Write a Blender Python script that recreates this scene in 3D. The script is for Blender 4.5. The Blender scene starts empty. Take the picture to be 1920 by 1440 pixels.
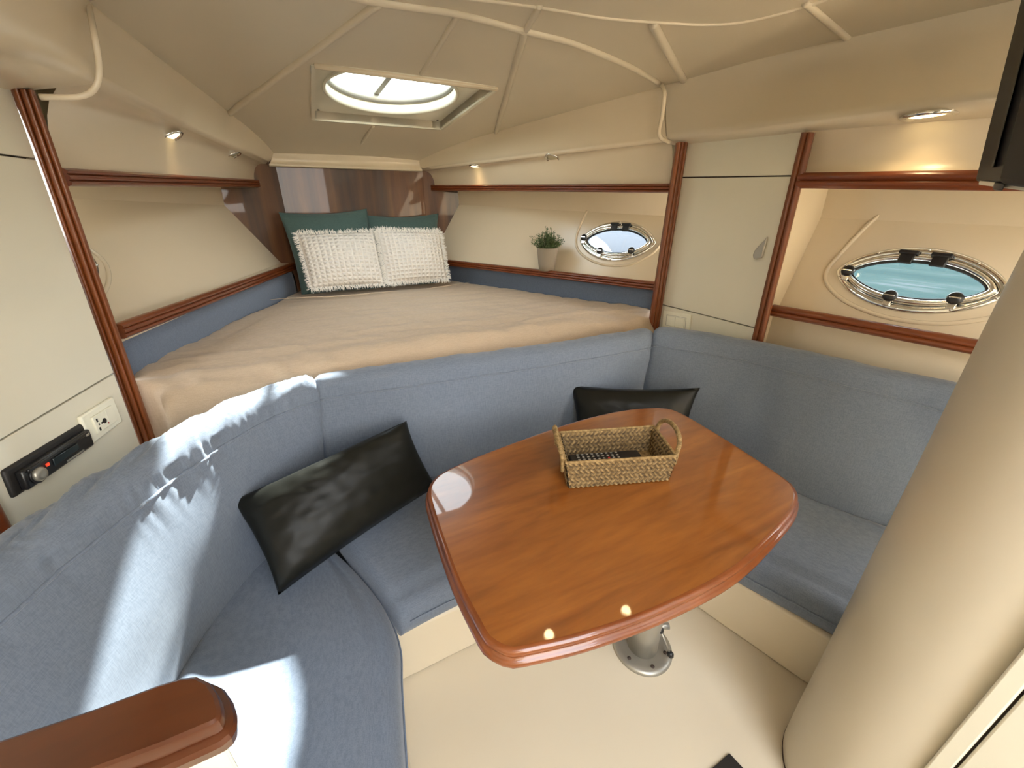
import bpy, math, random
from mathutils import Vector as Vec, noise, Matrix
from mathutils.bvhtree import BVHTree
BV = {}
random.seed(7)
S = bpy.context.scene
COL = S.collection
PI = math.pi
# ------------------------------------------------------------------ camera
def V3(*a): return Vec(a)
PITCH, YAW, ROLL, FPX = math.radians(24.14), math.radians(27.49), math.radians(.12), 740.0
CAM = V3(-.513, 0, 1.30)
CF = V3(math.sin(YAW)*math.cos(PITCH), math.cos(YAW)*math.cos(PITCH), -math.sin(PITCH))
_r = V3(math.cos(YAW), -math.sin(YAW), 0); _u = _r.cross(CF)
CR = _r*math.cos(ROLL)+_u*math.sin(ROLL); CU = -_r*math.sin(ROLL)+_u*math.cos(ROLL)
cd = bpy.data.cameras.new('camera'); cam = bpy.data.objects.new('camera', cd); COL.objects.link(cam)
M = Matrix((CR, CU, -CF)).transposed().to_4x4(); M.translation = CAM
cam.matrix_world = M
cd.sensor_width = 36; cd.lens = FPX/1920*36; cd.clip_start = .02; cd.clip_end = 500
S.camera = cam
# ------------------------------------------------------------------ world, sun, exposure
S.view_settings.view_transform = 'Standard'; S.view_settings.look = 'None'
S.view_settings.gamma = 1; S.view_settings.use_curve_mapping = False
S.view_settings.exposure = 0.0
W = bpy.data.worlds.new('sky'); S.world = W; W.use_nodes = True
wn = W.node_tree; wn.nodes.clear()
wo = wn.nodes.new('ShaderNodeOutputWorld'); wb = wn.nodes.new('ShaderNodeBackground')
tc = wn.nodes.new('ShaderNodeTexCoord'); sx = wn.nodes.new('ShaderNodeSeparateXYZ'); cr = wn.nodes.new('ShaderNodeValToRGB')
wn.links.new(tc.outputs['Generated'], sx.inputs[0]); wn.links.new(sx.outputs[2], cr.inputs[0])
cr.color_ramp.elements[0].position = .0; cr.color_ramp.elements[0].color = (1, .96, .88, 1)
cr.color_ramp.elements[1].position = .8; cr.color_ramp.elements[1].color = (.82, .9, 1, 1)
wn.links.new(cr.outputs[0], wb.inputs[0]); wn.links.new(wb.outputs[0], wo.inputs[0])
wb.inputs[1].default_value = 12.0
SUN_SLOPE = (.645, 1.05)          # horizontal run per metre of height, towards the sun
sd = V3(SUN_SLOPE[0], SUN_SLOPE[1], 1).normalized()
sl = bpy.data.lights.new('sun', 'SUN'); sl.energy = 55; sl.angle = math.radians(1.2); sl.color = (1, .97, .9)
so = bpy.data.objects.new('sun', sl); COL.objects.link(so); so.location = (3, 6, 6)
so.rotation_euler = sd.to_track_quat('Z', 'Y').to_euler()
def portal(loc, tgt, sx_, sy_):
    l = bpy.data.lights.new('sky_portal', 'AREA'); l.shape = 'RECTANGLE'; l.size = sx_; l.size_y = sy_
    l.cycles.is_portal = True
    o = bpy.data.objects.new('sky_portal', l); COL.objects.link(o); o.location = loc
    o.rotation_euler = (Vec(loc)-Vec(tgt)).to_track_quat('Z', 'Y').to_euler()
portal((-.27, -1.33, 1.3), (-.27, 0, 1.3), .7, 1.05)
portal((-.31, -.93, 1.95), (-.31, -.93, 0), .9, .86)
portal((0.02, 2.12, 1.86), (.02, 2.12, 0), .55, .55)
# ------------------------------------------------------------------ photo measurements -> 3-D points on known planes
def ray(px, py): return CF+CR*((px-960)/FPX)-CU*((py-720)/FPX)
def PL(px, py, p0, n):
    d = ray(px, py); p0 = Vec(p0); n = Vec(n); return CAM+d*((p0-CAM).dot(n)/d.dot(n))
def Z(px, py, z): return PL(px, py, (0, 0, z), (0, 0, 1))
def X(px, py, x): return PL(px, py, (x, 0, 0), (1, 0, 0))
def Y(px, py, y): return PL(px, py, (0, y, 0), (0, 1, 0))
def ceil_z(x, y): return 1.80-.07*(y-1.25)-.035*x*x-(.16*(y-2.3)**2 if y > 2.3 else 0)
def CE(px, py, dz=0):
    z = 1.75
    for _ in range(25):
        p = Z(px, py, z); z = z*.5+.5*(ceil_z(p.x, p.y)+dz)
    return Z(px, py, z)
# ------------------------------------------------------------------ object helpers
WL = {}
def thing(name, loc, label, cat, group=None, kind=None):
    o = bpy.data.objects.new(name, None); COL.objects.link(o); o.location = loc; WL[o.name] = Vec(loc)
    o.empty_display_size = .05
    tag(o, label, cat, group, kind); return o
def tag(o, label=None, cat=None, group=None, kind=None):
    if label: o['label'] = label
    if cat: o['category'] = cat
    if group: o['group'] = group
    if kind: o['kind'] = kind
    return o
def ob(name, V, F, mat, parent=None, smooth=False, bev=0, sub=0, uv=None, seg=2):
    V = [Vec(v) for v in V]
    if parent is None:
        c = sum(V, Vec())/len(V); base = V3(c.x, c.y, min(v.z for v in V)); loc = base
    else:
        base = WL[parent.name]; loc = V3(0, 0, 0)
    me = bpy.data.meshes.new(name); me.from_pydata([tuple(v-base) for v in V], [], F); me.validate()
    me.materials.append(mat)
    if uv:
        l = me.uv_layers.new(name='uv')
        for lp in me.loops: l.data[lp.index].uv = uv[lp.vertex_index]
    me.polygons.foreach_set('use_smooth', [smooth]*len(me.polygons))
    o = bpy.data.objects.new(name, me); COL.objects.link(o); o.location = loc; WL[o.name] = base
    if parent is not None: o.parent = parent
    import bmesh
    bm = bmesh.new(); bm.from_mesh(me); bmesh.ops.recalc_face_normals(bm, faces=bm.faces); bm.to_mesh(me); bm.free()
    if bev:
        m = o.modifiers.new('bevel', 'BEVEL'); m.width = bev; m.segments = seg; m.limit_method = 'ANGLE'; m.angle_limit = math.radians(40)
        m.harden_normals = False
        me.polygons.foreach_set('use_smooth', [True]*len(me.polygons))
        try: me.set_sharp_from_angle(angle=math.radians(40))
        except Exception: pass
    if sub:
        m = o.modifiers.new('subsurf', 'SUBSURF'); m.levels = sub; m.render_levels = sub
    return o
def join(*parts):
    V = []; F = []
    for v, f in parts:
        n = len(V); V += list(v); F += [tuple(i+n for i in q) for q in f]
    return V, F
def boxg(o, a, b, c):
    o, a, b, c = map(Vec, (o, a, b, c))
    V = [o, o+a, o+a+b, o+b, o+c, o+a+c, o+a+b+c, o+b+c]
    return V, [(0, 3, 2, 1), (4, 5, 6, 7), (0, 1, 5, 4), (1, 2, 6, 5), (2, 3, 7, 6), (3, 0, 4, 7)]
def aabb(x0, y0, z0, x1, y1, z1): return boxg((x0, y0, z0), (x1-x0, 0, 0), (0, y1-y0, 0), (0, 0, z1-z0))
def slab(P, off):
    """closed prism from polygon P (3-D) pushed by vector off"""
    P = [Vec(p) for p in P]; off = Vec(off); n = len(P)
    V = P+[p+off for p in P]
    F = [tuple(range(n)), tuple(range(2*n-1, n-1, -1))]+[(i, (i+1) % n, n+(i+1) % n, n+i) for i in range(n)]
    return V, F
def loft(rings, closed=True, caps=True):
    n = len(rings[0]); V = [v for r in rings for v in r]; F = []
    for i in range(len(rings)-1):
        for j in range(n if closed else n-1):
            k = (j+1) % n; F.append((i*n+j, i*n+k, (i+1)*n+k, (i+1)*n+j))
    if caps and closed:
        F.append(tuple(range(n-1, -1, -1))); m = (len(rings)-1)*n; F.append(tuple(range(m, m+n)))
    return V, F
def frame(t):
    t = t.normalized(); a = V3(0, 0, 1) if abs(t.z) < .9 else V3(1, 0, 0)
    u = t.cross(a).normalized(); return u, t.cross(u).normalized()
def tube(path, r, n=10, closed=False, rf=None, flat=1.0):
    path = [Vec(p) for p in path]; m = len(path); rings = []
    pu = None
    for i, p in enumerate(path):
        if closed: t = path[(i+1) % m]-path[i-1]
        else: t = path[min(i+1, m-1)]-path[max(i-1, 0)]
        if pu is None: u, v = frame(t)
        else:
            t.normalize(); u = (pu-t*pu.dot(t)).normalized(); v = t.cross(u)
        pu = u; rr = rf(i/(m-1)) if rf else r
        rings.append([p+u*math.cos(2*PI*k/n)*rr+v*math.sin(2*PI*k/n)*rr*flat for k in range(n)])
    if closed: rings.append(rings[0]); return loft(rings, True, False)
    return loft(rings)
def lathe(c, prof, n=32, ax=(0, 0, 1)):
    ax = Vec(ax).normalized(); u, v = frame(ax); c = Vec(c)
    rings = [[c+ax*h+(u*math.cos(2*PI*k/n)+v*math.sin(2*PI*k/n))*max(r, 1e-4) for k in range(n)] for r, h in prof]
    return loft(rings)
def spline(P, n=8, closed=False):
    P = [Vec(p) for p in P]; m = len(P); out = []
    for i in range(m if closed else m-1):
        if closed: a, b, c, d = P[i-1], P[i], P[(i+1) % m], P[(i+2) % m]
        else: a, b, c, d = P[max(i-1, 0)], P[i], P[i+1], P[min(i+2, m-1)]
        for k in range(n):
            t = k/n
            out.append(.5*((2*b)+(c-a)*t+(2*a-5*b+4*c-d)*t*t+(3*b-a-3*c+d)*t**3))
    if not closed: out.append(P[-1])
    return out
def resample(P, n):
    P = [Vec(p) for p in P]; L = [0]
    for a, b in zip(P, P[1:]): L.append(L[-1]+(b-a).length)
    out = []; j = 0
    for i in range(n):
        s = L[-1]*i/(n-1)
        while j < len(P)-2 and L[j+1] < s: j += 1
        t = (s-L[j])/max(L[j+1]-L[j], 1e-9); out.append(P[j].lerp(P[j+1], min(t, 1)))
    return out
# ------------------------------------------------------------------ materials
def mat(name, col=(.8, .8, .8), rough=.5, metal=0, spec=.5, coat=0, coatr=.05):
    m = bpy.data.materials.new(name); m.use_nodes = True; b = m.node_tree.nodes['Principled BSDF']
    b.inputs['Base Color'].default_value = (*col, 1); b.inputs['Roughness'].default_value = rough
    b.inputs['Metallic'].default_value = metal; b.inputs['Specular IOR Level'].default_value = spec
    b.inputs['Coat Weight'].default_value = coat; b.inputs['Coat Roughness'].default_value = coatr
    return m
def nd(m, t): return m.node_tree.nodes.new(t)
def lk(m, a, b): m.node_tree.links.new(a, b)
def bsdf(m): return m.node_tree.nodes['Principled BSDF']
def coords(m, scale=(1, 1, 1), rot=(0, 0, 0), out='Object'):
    t = nd(m, 'ShaderNodeTexCoord'); p = nd(m, 'ShaderNodeMapping'); lk(m, t.outputs[out], p.inputs[0])
    p.inputs['Scale'].default_value = scale; p.inputs['Rotation'].default_value = rot; return p.outputs[0]
def bump(m, src, s, dist=.002):
    b = nd(m, 'ShaderNodeBump'); b.inputs['Strength'].default_value = s; b.inputs['Distance'].default_value = dist
    lk(m, src, b.inputs['Height']); lk(m, b.outputs[0], bsdf(m).inputs['Normal']); return b
def noisen(m, vec, scale, detail=3, rough=.5, dist=0):
    n = nd(m, 'ShaderNodeTexNoise'); n.inputs['Scale'].default_value = scale; n.inputs['Detail'].default_value = detail
    n.inputs['Roughness'].default_value = rough; n.inputs['Distortion'].default_value = dist; lk(m, vec, n.inputs['Vector']); return n
def ramp(m, src, *stops):
    r = nd(m, 'ShaderNodeValToRGB'); e = r.color_ramp.elements
    while len(e) < len(stops): e.new(.5)
    for i, (p, c) in enumerate(stops): e[i].position = p; e[i].color = (*c, 1)
    lk(m, src, r.inputs[0]); return r
def gelcoat(name, col, rough, bs=.08, sc=60):
    m = mat(name, col, rough); v = coords(m); n = noisen(m, v, sc, 4); bump(m, n.outputs[0], bs, .001)
    n2 = noisen(m, v, 2.5, 2)
    r = ramp(m, n2.outputs[0], (.3, tuple(c*.96 for c in col)), (.7, col)); lk(m, r.outputs[0], bsdf(m).inputs['Base Color']); return m
M_cream = gelcoat('cream_gelcoat', (.75, .64, .475), .22, .05, 14)
M_ceil = gelcoat('ceiling_liner', (.66, .575, .44), .34, .10, 90)
M_floor = gelcoat('floor_gelcoat', (.71, .62, .47), .42)
M_lam = gelcoat('white_laminate', (.78, .74, .61), .10, .01)
M_col = gelcoat('column_vinyl', (.62, .55, .425), .38, .15, 9)
M_plast = mat('ivory_plastic', (.86, .83, .68), .35)
M_dark = mat('dark_joint', (.06, .04, .03), .8)
M_chrome = mat('chrome', (.82, .82, .80), .07, 1)
M_alu = mat('cast_aluminium', (.40, .38, .33), .42, .7)
M_black = mat('black_plastic', (.012, .012, .013), .3)
M_blackm = mat('black_matte', (.015, .013, .012), .55)
def wood(name, c1, c2, scale, rough, coat, rot=(0, 0, 0), dist=.6, band=None):
    m = mat(name, c1, rough, coat=coat, coatr=.03); v = coords(m, scale, rot)
    n = noisen(m, v, 1, 6, .55, dist); r = ramp(m, n.outputs[0], (.32, c2), (.5, tuple((a+b)/2 for a, b in zip(c1, c2))), (.66, c1))
    out = r.outputs[0]
    f = noisen(m, coords(m, tuple(s*7 for s in scale), rot), 1, 4)
    mx = nd(m, 'ShaderNodeMixRGB'); mx.blend_type = 'MULTIPLY'; mx.inputs[0].default_value = .35
    rr = ramp(m, f.outputs[0], (.35, (.55, .5, .45)), (.6, (1, 1, 1))); lk(m, out, mx.inputs[1]); lk(m, rr.outputs[0], mx.inputs[2]); out = mx.outputs[0]
    if band:
        w = noisen(m, coords(m, band, rot), 1, 0); m2 = nd(m, 'ShaderNodeMixRGB'); m2.blend_type = 'MULTIPLY'; m2.inputs[0].default_value = .8
        r2 = ramp(m, w.outputs[0], (.36, (.35, .3, .25)), (.5, (1, 1, 1)), (.62, (.7, .55, .42))); r2.color_ramp.interpolation = 'EASE'
        lk(m, out, m2.inputs[1]); lk(m, r2.outputs[0], m2.inputs[2]); out = m2.outputs[0]
    lk(m, out, bsdf(m).inputs['Base Color']); return m
M_table = wood('cherry_veneer', (.33, .108, .017), (.20, .056, .008), (1.6, 9, 9), .3, 1.0, dist=1.4)
M_edge = wood('cherry_edge', (.23, .060, .011), (.17, .04, .008), (3, 3, 3), .32, .6)
M_post = wood('mahogany_post', (.24, .066, .014), (.17, .042, .009), (30, 30, 1.5), .35, .35)
M_rail = wood('mahogany_rail', (.21, .05, .011), (.16, .034, .008), (1.5, 1.5, 30), .35, .4)
M_wall = wood('walnut_bulkhead', (.20, .078, .017), (.065, .020, .004), (9, 1, .8), .5, .32, dist=.3, band=(8, 1, .25))
M_arm = wood('mahogany_cap', (.115, .030, .007), (.085, .020, .005), (2, 9, 9), .35, .6)
def fabric(name, col, col2, sc=900, rough=.85, wr=.25, sheen=.25):
    m = mat(name, col, rough, spec=.25); bsdf(m).inputs['Sheen Weight'].default_value = sheen
    v = coords(m); a = noisen(m, coords(m, (1, 1, 12)), 60, 2); b = noisen(m, coords(m, (10, 10, 1)), 45, 2)
    mx = nd(m, 'ShaderNodeMixRGB'); mx.inputs[0].default_value = .5; lk(m, a.outputs[0], mx.inputs[1]); lk(m, b.outputs[0], mx.inputs[2])
    r = ramp(m, mx.outputs[0], (.38, col2), (.6, col)); lk(m, r.outputs[0], bsdf(m).inputs['Base Color'])
    w = noisen(m, v, 5, 2, .4, .3); ad = nd(m, 'ShaderNodeMath'); ad.operation = 'MULTIPLY_ADD'; ad.inputs[1].default_value = .08
    lk(m, mx.outputs[0], ad.inputs[0]); lk(m, w.outputs[0], ad.inputs[2]); bump(m, ad.outputs[0], wr, .012); return m
M_blue = fabric('blue_fabric', (.178, .213, .278), (.138, .168, .225), wr=.12)
M_bluedk = fabric('blue_side_fabric', (.15, .19, .27), (.12, .155, .225), wr=.06)
M_sheet = fabric('taupe_sheet', (.56, .44, .32), (.50, .39, .28), wr=.35, sheen=.1)
def _folds(m):
    b = [n for n in m.node_tree.nodes if n.type == 'BUMP'][0]; src = b.inputs['Height'].links[0].from_socket
    f_ = noisen(m, coords(m, (1.3, 9, 2), (0, 0, .12)), 1.6, 3, .5, .8); a = nd(m, 'ShaderNodeMath'); a.operation = 'MULTIPLY_ADD'; a.inputs[1].default_value = 1.6
    lk(m, f_.outputs[0], a.inputs[0]); lk(m, src, a.inputs[2]); lk(m, a.outputs[0], b.inputs['Height'])
_folds(M_sheet)
M_teal = fabric('teal_cotton', (.075, .13, .122), (.06, .105, .10), wr=.2)
M_white = mat('white_waffle', (.80, .75, .68), .9)
def _waffle():
    m = M_white; t = coords(m, (1, 1, 1), out='UV'); s = nd(m, 'ShaderNodeSeparateXYZ'); lk(m, t, s.inputs[0])
    outs = []
    for k, f in ((0, 2*PI*15), (1, 2*PI*14)):
        a = nd(m, 'ShaderNodeMath'); a.operation = 'MULTIPLY'; a.inputs[1].default_value = f; lk(m, s.outputs[k], a.inputs[0])
        b = nd(m, 'ShaderNodeMath'); b.operation = 'SINE'; lk(m, a.outputs[0], b.inputs[0]); outs.append(b)
    x = nd(m, 'ShaderNodeMath'); x.operation = 'MAXIMUM'; lk(m, outs[0].outputs[0], x.inputs[0]); lk(m, outs[1].outputs[0], x.inputs[1])
    n = noisen(m, coords(m), 40, 3); y = nd(m, 'ShaderNodeMath'); y.operation = 'ADD'; lk(m, x.outputs[0], y.inputs[0]); lk(m, n.outputs[0], y.inputs[1])
    bump(m, y.outputs[0], .9, .004)
_waffle()
M_thread = mat('cotton_thread', (.85, .81, .74), .9)
M_leather = mat('black_leatherette', (.008, .008, .006), .42, spec=.22)
_n = noisen(M_leather, coords(M_leather), 260, 2); _n2 = noisen(M_leather, coords(M_leather), 7, 2, .4, .3)
_a = nd(M_leather, 'ShaderNodeMath'); _a.operation = 'MULTIPLY_ADD'; _a.inputs[1].default_value = .05
lk(M_leather, _n.outputs[0], _a.inputs[0]); lk(M_leather, _n2.outputs[0], _a.inputs[2]); bump(M_leather, _a.outputs[0], .06, .02)
M_glass = bpy.data.materials.new('thin_glass'); M_glass.use_nodes = True
_t = M_glass.node_tree; _t.nodes.clear(); _o = _t.nodes.new('ShaderNodeOutputMaterial'); _m = _t.nodes.new('ShaderNodeMixShader')
_a1 = _t.nodes.new('ShaderNodeBsdfTransparent'); _a1.inputs[0].default_value = (.86, .90, .90, 1); _g = _t.nodes.new('ShaderNodeBsdfGlossy'); _g.inputs['Roughness'].default_value = .02
_m.inputs[0].default_value = .07; _t.links.new(_a1.outputs[0], _m.inputs[1]); _t.links.new(_g.outputs[0], _m.inputs[2]); _t.links.new(_m.outputs[0], _o.inputs[0])
def emis(name, col, s):
    m = mat(name, col, .4); bsdf(m).inputs['Emission Color'].default_value = (*col, 1); bsdf(m).inputs['Emission Strength'].default_value = s; return m
M_lamp = emis('lit_lamp', (1, .80, .42), 9); M_lampoff = mat('lamp_lens', (.55, .48, .33), .25)
M_seag = mat('seagrass', (.42, .27, .11), .75)
_n = noisen(M_seag, coords(M_seag), 110, 3); _r = ramp(M_seag, _n.outputs[0], (.34, (.14, .088, .032)), (.5, (.215, .14, .055)), (.68, (.31, .215, .098))); lk(M_seag, _r.outputs[0], bsdf(M_seag).inputs['Base Color'])
_g = nd(M_seag, 'ShaderNodeNewGeometry'); _r2 = ramp(M_seag, _g.outputs['Pointiness'], (.44, (.28, .24, .2)), (.56, (1.3, 1.25, 1.15)))  # weave hollows darkened and ridges lightened in the colour, imitating shading
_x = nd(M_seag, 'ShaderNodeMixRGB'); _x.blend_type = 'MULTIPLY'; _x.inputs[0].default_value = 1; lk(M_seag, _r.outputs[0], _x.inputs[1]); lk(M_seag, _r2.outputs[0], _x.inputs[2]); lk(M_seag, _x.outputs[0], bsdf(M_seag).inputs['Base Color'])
M_leaf = mat('leaf', (.07, .12, .035), .6); _n = noisen(M_leaf, coords(M_leaf), 60, 2)
_r = ramp(M_leaf, _n.outputs[0], (.35, (.03, .06, .018)), (.65, (.14, .20, .07))); lk(M_leaf, _r.outputs[0], bsdf(M_leaf).inputs['Base Color'])
M_pot = gelcoat('grey_concrete', (.30, .25, .19), .85, .2, 80)
M_soil = mat('soil', (.04, .03, .02), .9)
M_water = mat('harbour_water', (.011, .034, .036), .5, spec=0); _n = noisen(M_water, coords(M_water), 4.5, 4, .6, 1.0); bump(M_water, _n.outputs[0], .5, .05)
_n2 = noisen(M_water, coords(M_water, (1, .35, 1)), .5, 5, .65); _r = ramp(M_water, _n2.outputs[0], (.36, (.015, .026, .028)), (.55, (.020, .032, .033)), (.68, (.042, .048, .055))); lk(M_water, _r.outputs[0], bsdf(M_water).inputs['Base Color'])  # pale bluish patches put sky reflection into the water colour
M_hullout = mat('outer_white_gelcoat', (.15, .16, .19), .3, spec=.1)
# ------------------------------------------------------------------ panel with a hole
def holed(poly, hole, off):
    """poly: convex outline, hole: loop of points around its centre (same plane); prism of thickness off"""
    poly = [Vec(p) for p in poly]; hole = [Vec(p) for p in hole]; off = Vec(off)
    c = sum(hole, Vec())/len(hole); nrm = (hole[0]-c).cross(hole[len(hole)//4]-c).normalized()
    u = (hole[0]-c).normalized(); v = nrm.cross(u)
    P2 = [((p-c).dot(u), (p-c).dot(v)) for p in poly]
    def hit(d):
        best = None
        for i in range(len(P2)):
            x1, y1 = P2[i]; x2, y2 = P2[(i+1) % len(P2)]
            den = d[0]*(y2-y1)-d[1]*(x2-x1)
            if abs(den) < 1e-12: continue
            t = (x1*(y2-y1)-y1*(x2-x1))/den; s = (x1*d[1]-y1*d[0])/den
            if t > 0 and -1e-6 <= s <= 1+1e-6:
                q = poly[i].lerp(poly[(i+1) % len(poly)], s)
                if best is None or t < best[0]: best = (t, q)
        return best[1]
    outer = []
    H = [((h-c).dot(u), (h-c).dot(v)) for h in hole]
    outer = [hit(h) for h in H]
    for p, q in zip(poly, P2):      # snap the nearest spoke to each corner
        k = min(range(len(H)), key=lambda i: abs(math.atan2(H[i][0]*q[1]-H[i][1]*q[0], H[i][0]*q[0]+H[i][1]*q[1])))
        outer[k] = p
    rings = [outer, hole, [h+off for h in hole], [o+off for o in outer], outer]
    return loft(rings, True, False)
def strip(name, A0, A1, B0, B1, n, mt, parent=None, ridges=3, th=.02, amp=.004, **k):
    """fluted moulding running from edge A0-A1 to edge B0-B1, standing proud along n"""
    A0, A1, B0, B1, n = map(Vec, (A0, A1, B0, B1, n)); n = n.normalized(); N = ridges*8
    def ring(P, Q):
        L = []
        for i in range(N+1):
            u = i/N; e = min(u, 1-u)*ridges*2; rd = min(1, e)**.5
            L.append(P.lerp(Q, u)+n*(th*(.55+.45*rd)-amp*(1-abs(math.sin(PI*u*ridges)))**2*(1 if .02 < u < .98 else 0)))
        L += [Q-n*.005, P-n*.005]
        return L
    V, F = loft([ring(A0, A1), ring(A0.lerp(B0, .5), A1.lerp(B1, .5)), ring(B0, B1)])
    o = ob(name, V, F, mt, parent, True)
    o.data.set_sharp_from_angle(angle=math.radians(50)); return o
# ------------------------------------------------------------------ SHELL
YB = 3.05
ob('floor', *aabb(-1.35, -1.5, -.06, 1.5, 1.45, 0), M_floor)['kind'] = 'structure'
# front bulkhead, a slightly bowed veneered panel
xs = [-1.35, -1.0, -.8, -.6, -.53, -.3, -.1, .1, .25, .37, .45, .55, .7, .9, 1.3]
FS = .35
def ybow(x): return YB-FS*max(0, abs(x+.08)-.45)
def FLt(px, py): return PL(px, py, (-.53, YB, 0), (-FS, 1, 0))
def FRt(px, py): return PL(px, py, (.37, YB, 0), (FS, 1, 0))
rA = [V3(x, ybow(x), .5) for x in xs]; rB = [V3(x, ybow(x), 1.95) for x in xs]
Vv, Ff = loft([rA, rB, [p+V3(0, .06, 0) for p in rB], [p+V3(0, .06, 0) for p in rA], rA], False, False)
tag(ob('wall_front', Vv, Ff, M_wall, smooth=True), kind='structure')
bpy.data.objects['wall_front'].data.set_sharp_from_angle(angle=math.radians(12))
# ceiling liner with the hatch opening
HC = V3(-.002, 2.13, 0); HR = .298
REC = [CE(592, 122), CE(928, 165), CE(826, 241), CE(590, 223)]
def rec_r(a):
    best = 1e9; d = (math.cos(a), math.sin(a))
    for i in range(4):
        x1, y1 = REC[i].x-HC.x, REC[i].y-HC.y; x2, y2 = REC[(i+1) % 4].x-HC.x, REC[(i+1) % 4].y-HC.y
        den = d[0]*(y2-y1)-d[1]*(x2-x1)
        if abs(den) < 1e-9: continue
        t = (x1*(y2-y1)-y1*(x2-x1))/den; q = (x1*d[1]-y1*d[0])/den
        if t > 0 and -1e-6 <= q <= 1+1e-6: best = min(best, t)
    return best
def cgrid():
    V = []; F = []
    # polar fan: hatch circle -> rectangle boundary, then grid outside is covered by rings
    N = 96; rings = []
    x0, x1, y0, y1 = -1.5, 1.6, -1.5, 3.2
    def bd(a):
        dx, dy = math.cos(a), math.sin(a); t = 1e9
        if dx > 1e-9: t = min(t, (x1-HC.x)/dx)
        if dx < -1e-9: t = min(t, (x0-HC.x)/dx)
        if dy > 1e-9: t = min(t, (y1-HC.y)/dy)
        if dy < -1e-9: t = min(t, (y0-HC.y)/dy)
        return t
    angs = sorted([2*PI*i/N for i in range(N)]+[math.atan2(yy-HC.y, xx-HC.x) % (2*PI) for xx in (x0, x1) for yy in (y0, y1)]+[math.atan2(p.y-HC.y, p.x-HC.x) % (2*PI) for p in REC])
    for k in range(31):
        f = (k/30)**1.2; r = []
        for a in angs:
            t = rec_r(a)+(bd(a)-rec_r(a))*f; x, y = HC.x+math.cos(a)*t, HC.y+math.sin(a)*t
            r.append(V3(x, y, ceil_z(x, y)))
        rings.append(r)
    up = [[p+V3(0, 0, .10) for p in r] for r in reversed(rings)]
    return loft(rings+up+[rings[0]], True, False)
# companionway opening over the aft part: cut by simply ending the liner there
Vv, Ff = cgrid()
Ff2 = []
for f in Ff:
    c = sum((Vv[i] for i in f), Vec())/len(f)
    if -.75 < c.x < .12 and c.y < -.5: continue
    Ff2.append(f)
ceiling = tag(ob('ceiling', Vv, Ff2, M_ceil, smooth=True), kind='structure')
ceiling.data.set_sharp_from_angle(angle=math.radians(35))
def crib(pts, r, flat=.7, nm='rib', dz=.0, mt=None):
    P = resample(spline(pts, 8), 40)
    return ob(nm, *tube([V3(p.x, p.y, p.z+dz) for p in P], r, 10), mt or M_ceil, ceiling, True)
arcpts = [(712, 3), (862, 25), (985, 57), (1060, 75), (1120, 97), (1190, 128), (1240, 158)]
ARC = [CE(*q) for q in arcpts]
# ------------------------------------------------------------------ coving, soffits left and right
def cove(name, crease, edge, rail, soff, out, mt, ng=40):
    """crease/edge/rail: matching 3-D polylines from bow to stern; loft crease>rolled edge>soffit>cove>rail"""
    n = ng; C_ = resample(crease, n); E_ = resample(edge, n); R_ = resample(rail, n); rings = []
    for c, e, r in zip(C_, E_, R_):
        o = Vec(out)
        prof = [c+V3(0, 0, .06)-o*.02, c+V3(0, 0, .004), c.lerp(e, .3), c.lerp(e, .6), c.lerp(e, .82), c.lerp(e, .93)-V3(0, 0, .000)]
        w = V3(r.x-e.x, r.y-e.y, 0)
        prof += [e+V3(0, 0, .006), e+w*.10-V3(0, 0, .006), e+w*.25-V3(0, 0, .007)]
        s0 = e+w*.42; s0.z = e.z-.008
        for t in (0, .2, .4, .55, .7, .8, .9, 1):
            a = t*PI/2; prof.append(V3(s0.x+(r.x-s0.x)*math.sin(a)*1.0, s0.y+(r.y-s0.y)*math.sin(a), r.z+(s0.z-r.z)*math.cos(a)))
        prof.append(r+o*.0-V3(0, 0, .03)); prof.append(r+o*.09-V3(0, 0, .03)); prof.append(c+o*.35+V3(0, 0, .08))
        rings.append(prof)
    V, F = loft(rings, False, False)
    o_ = ob(name, V, F, mt, smooth=True); tag(o_, kind='structure'); BV[name] = BVHTree.FromPolygons([tuple(v) for v in V], F); return o_
# right forward
RE = [Y(785, 318, YB), Y(1250, 262, 1.39)]
RC = [CE(780, 297), CE(930, 248), CE(1090, 203), CE(1240, 163)]; RC[0] = Y(780, 297, YB)
RR = [FRt(815, 348), Y(1256, 345, 1.39)]
cove('trim_1', RC, RE, RR, 0, (.9, .3, 0), M_cream)
# left forward
LE_ = [Y(503, 306, YB), Y(345, 232, 2.0), Y(188, 150, 1.39)]
LC = [Y(520, 290, YB), CE(430, 212), CE(300, 110), CE(176, 12)]
LR = [FLt(478, 341), Y(112, 322, 1.45)]
cove('trim_2', LC, LE_, LR, 0, (-.9, .3, 0), M_cream)
# right aft: flat soffit with lamp, vertical band above the upper rail
def poly3(name, rows, mt, parent=None, smooth=True, kind='structure'):
    V, F = loft([[Vec(p) for p in r] for r in rows], False, False)
    o = ob(name, V, F, mt, parent, smooth)
    if kind: o['kind'] = kind
    return o
ea = [Y(1250, 262, 1.39), Z(1500, 232, 1.53), Z(1700, 207, 1.525), Z(1860, 187, 1.52)]
ea.append(ea[-1]+(ea[-1]-ea[-2])*2.2)
ca = [CE(1247, 160), CE(1420, 112), CE(1590, 72), CE(1900, 2)]; ca.append(ca[-1]+(ca[-1]-ca[-2])*1.2)
wa = [V3(1.02, 1.39, 1.53), X(1500, 248, .985), X(1700, 232, 1.0), X(1860, 221, 1.02)]; wa.append(wa[-1]+(wa[-1]-wa[-2])*2.2)
N_ = 30; E2 = resample(ea, N_); C2 = resample(ca, N_); W2 = resample(wa, N_)
rows = []
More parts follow.
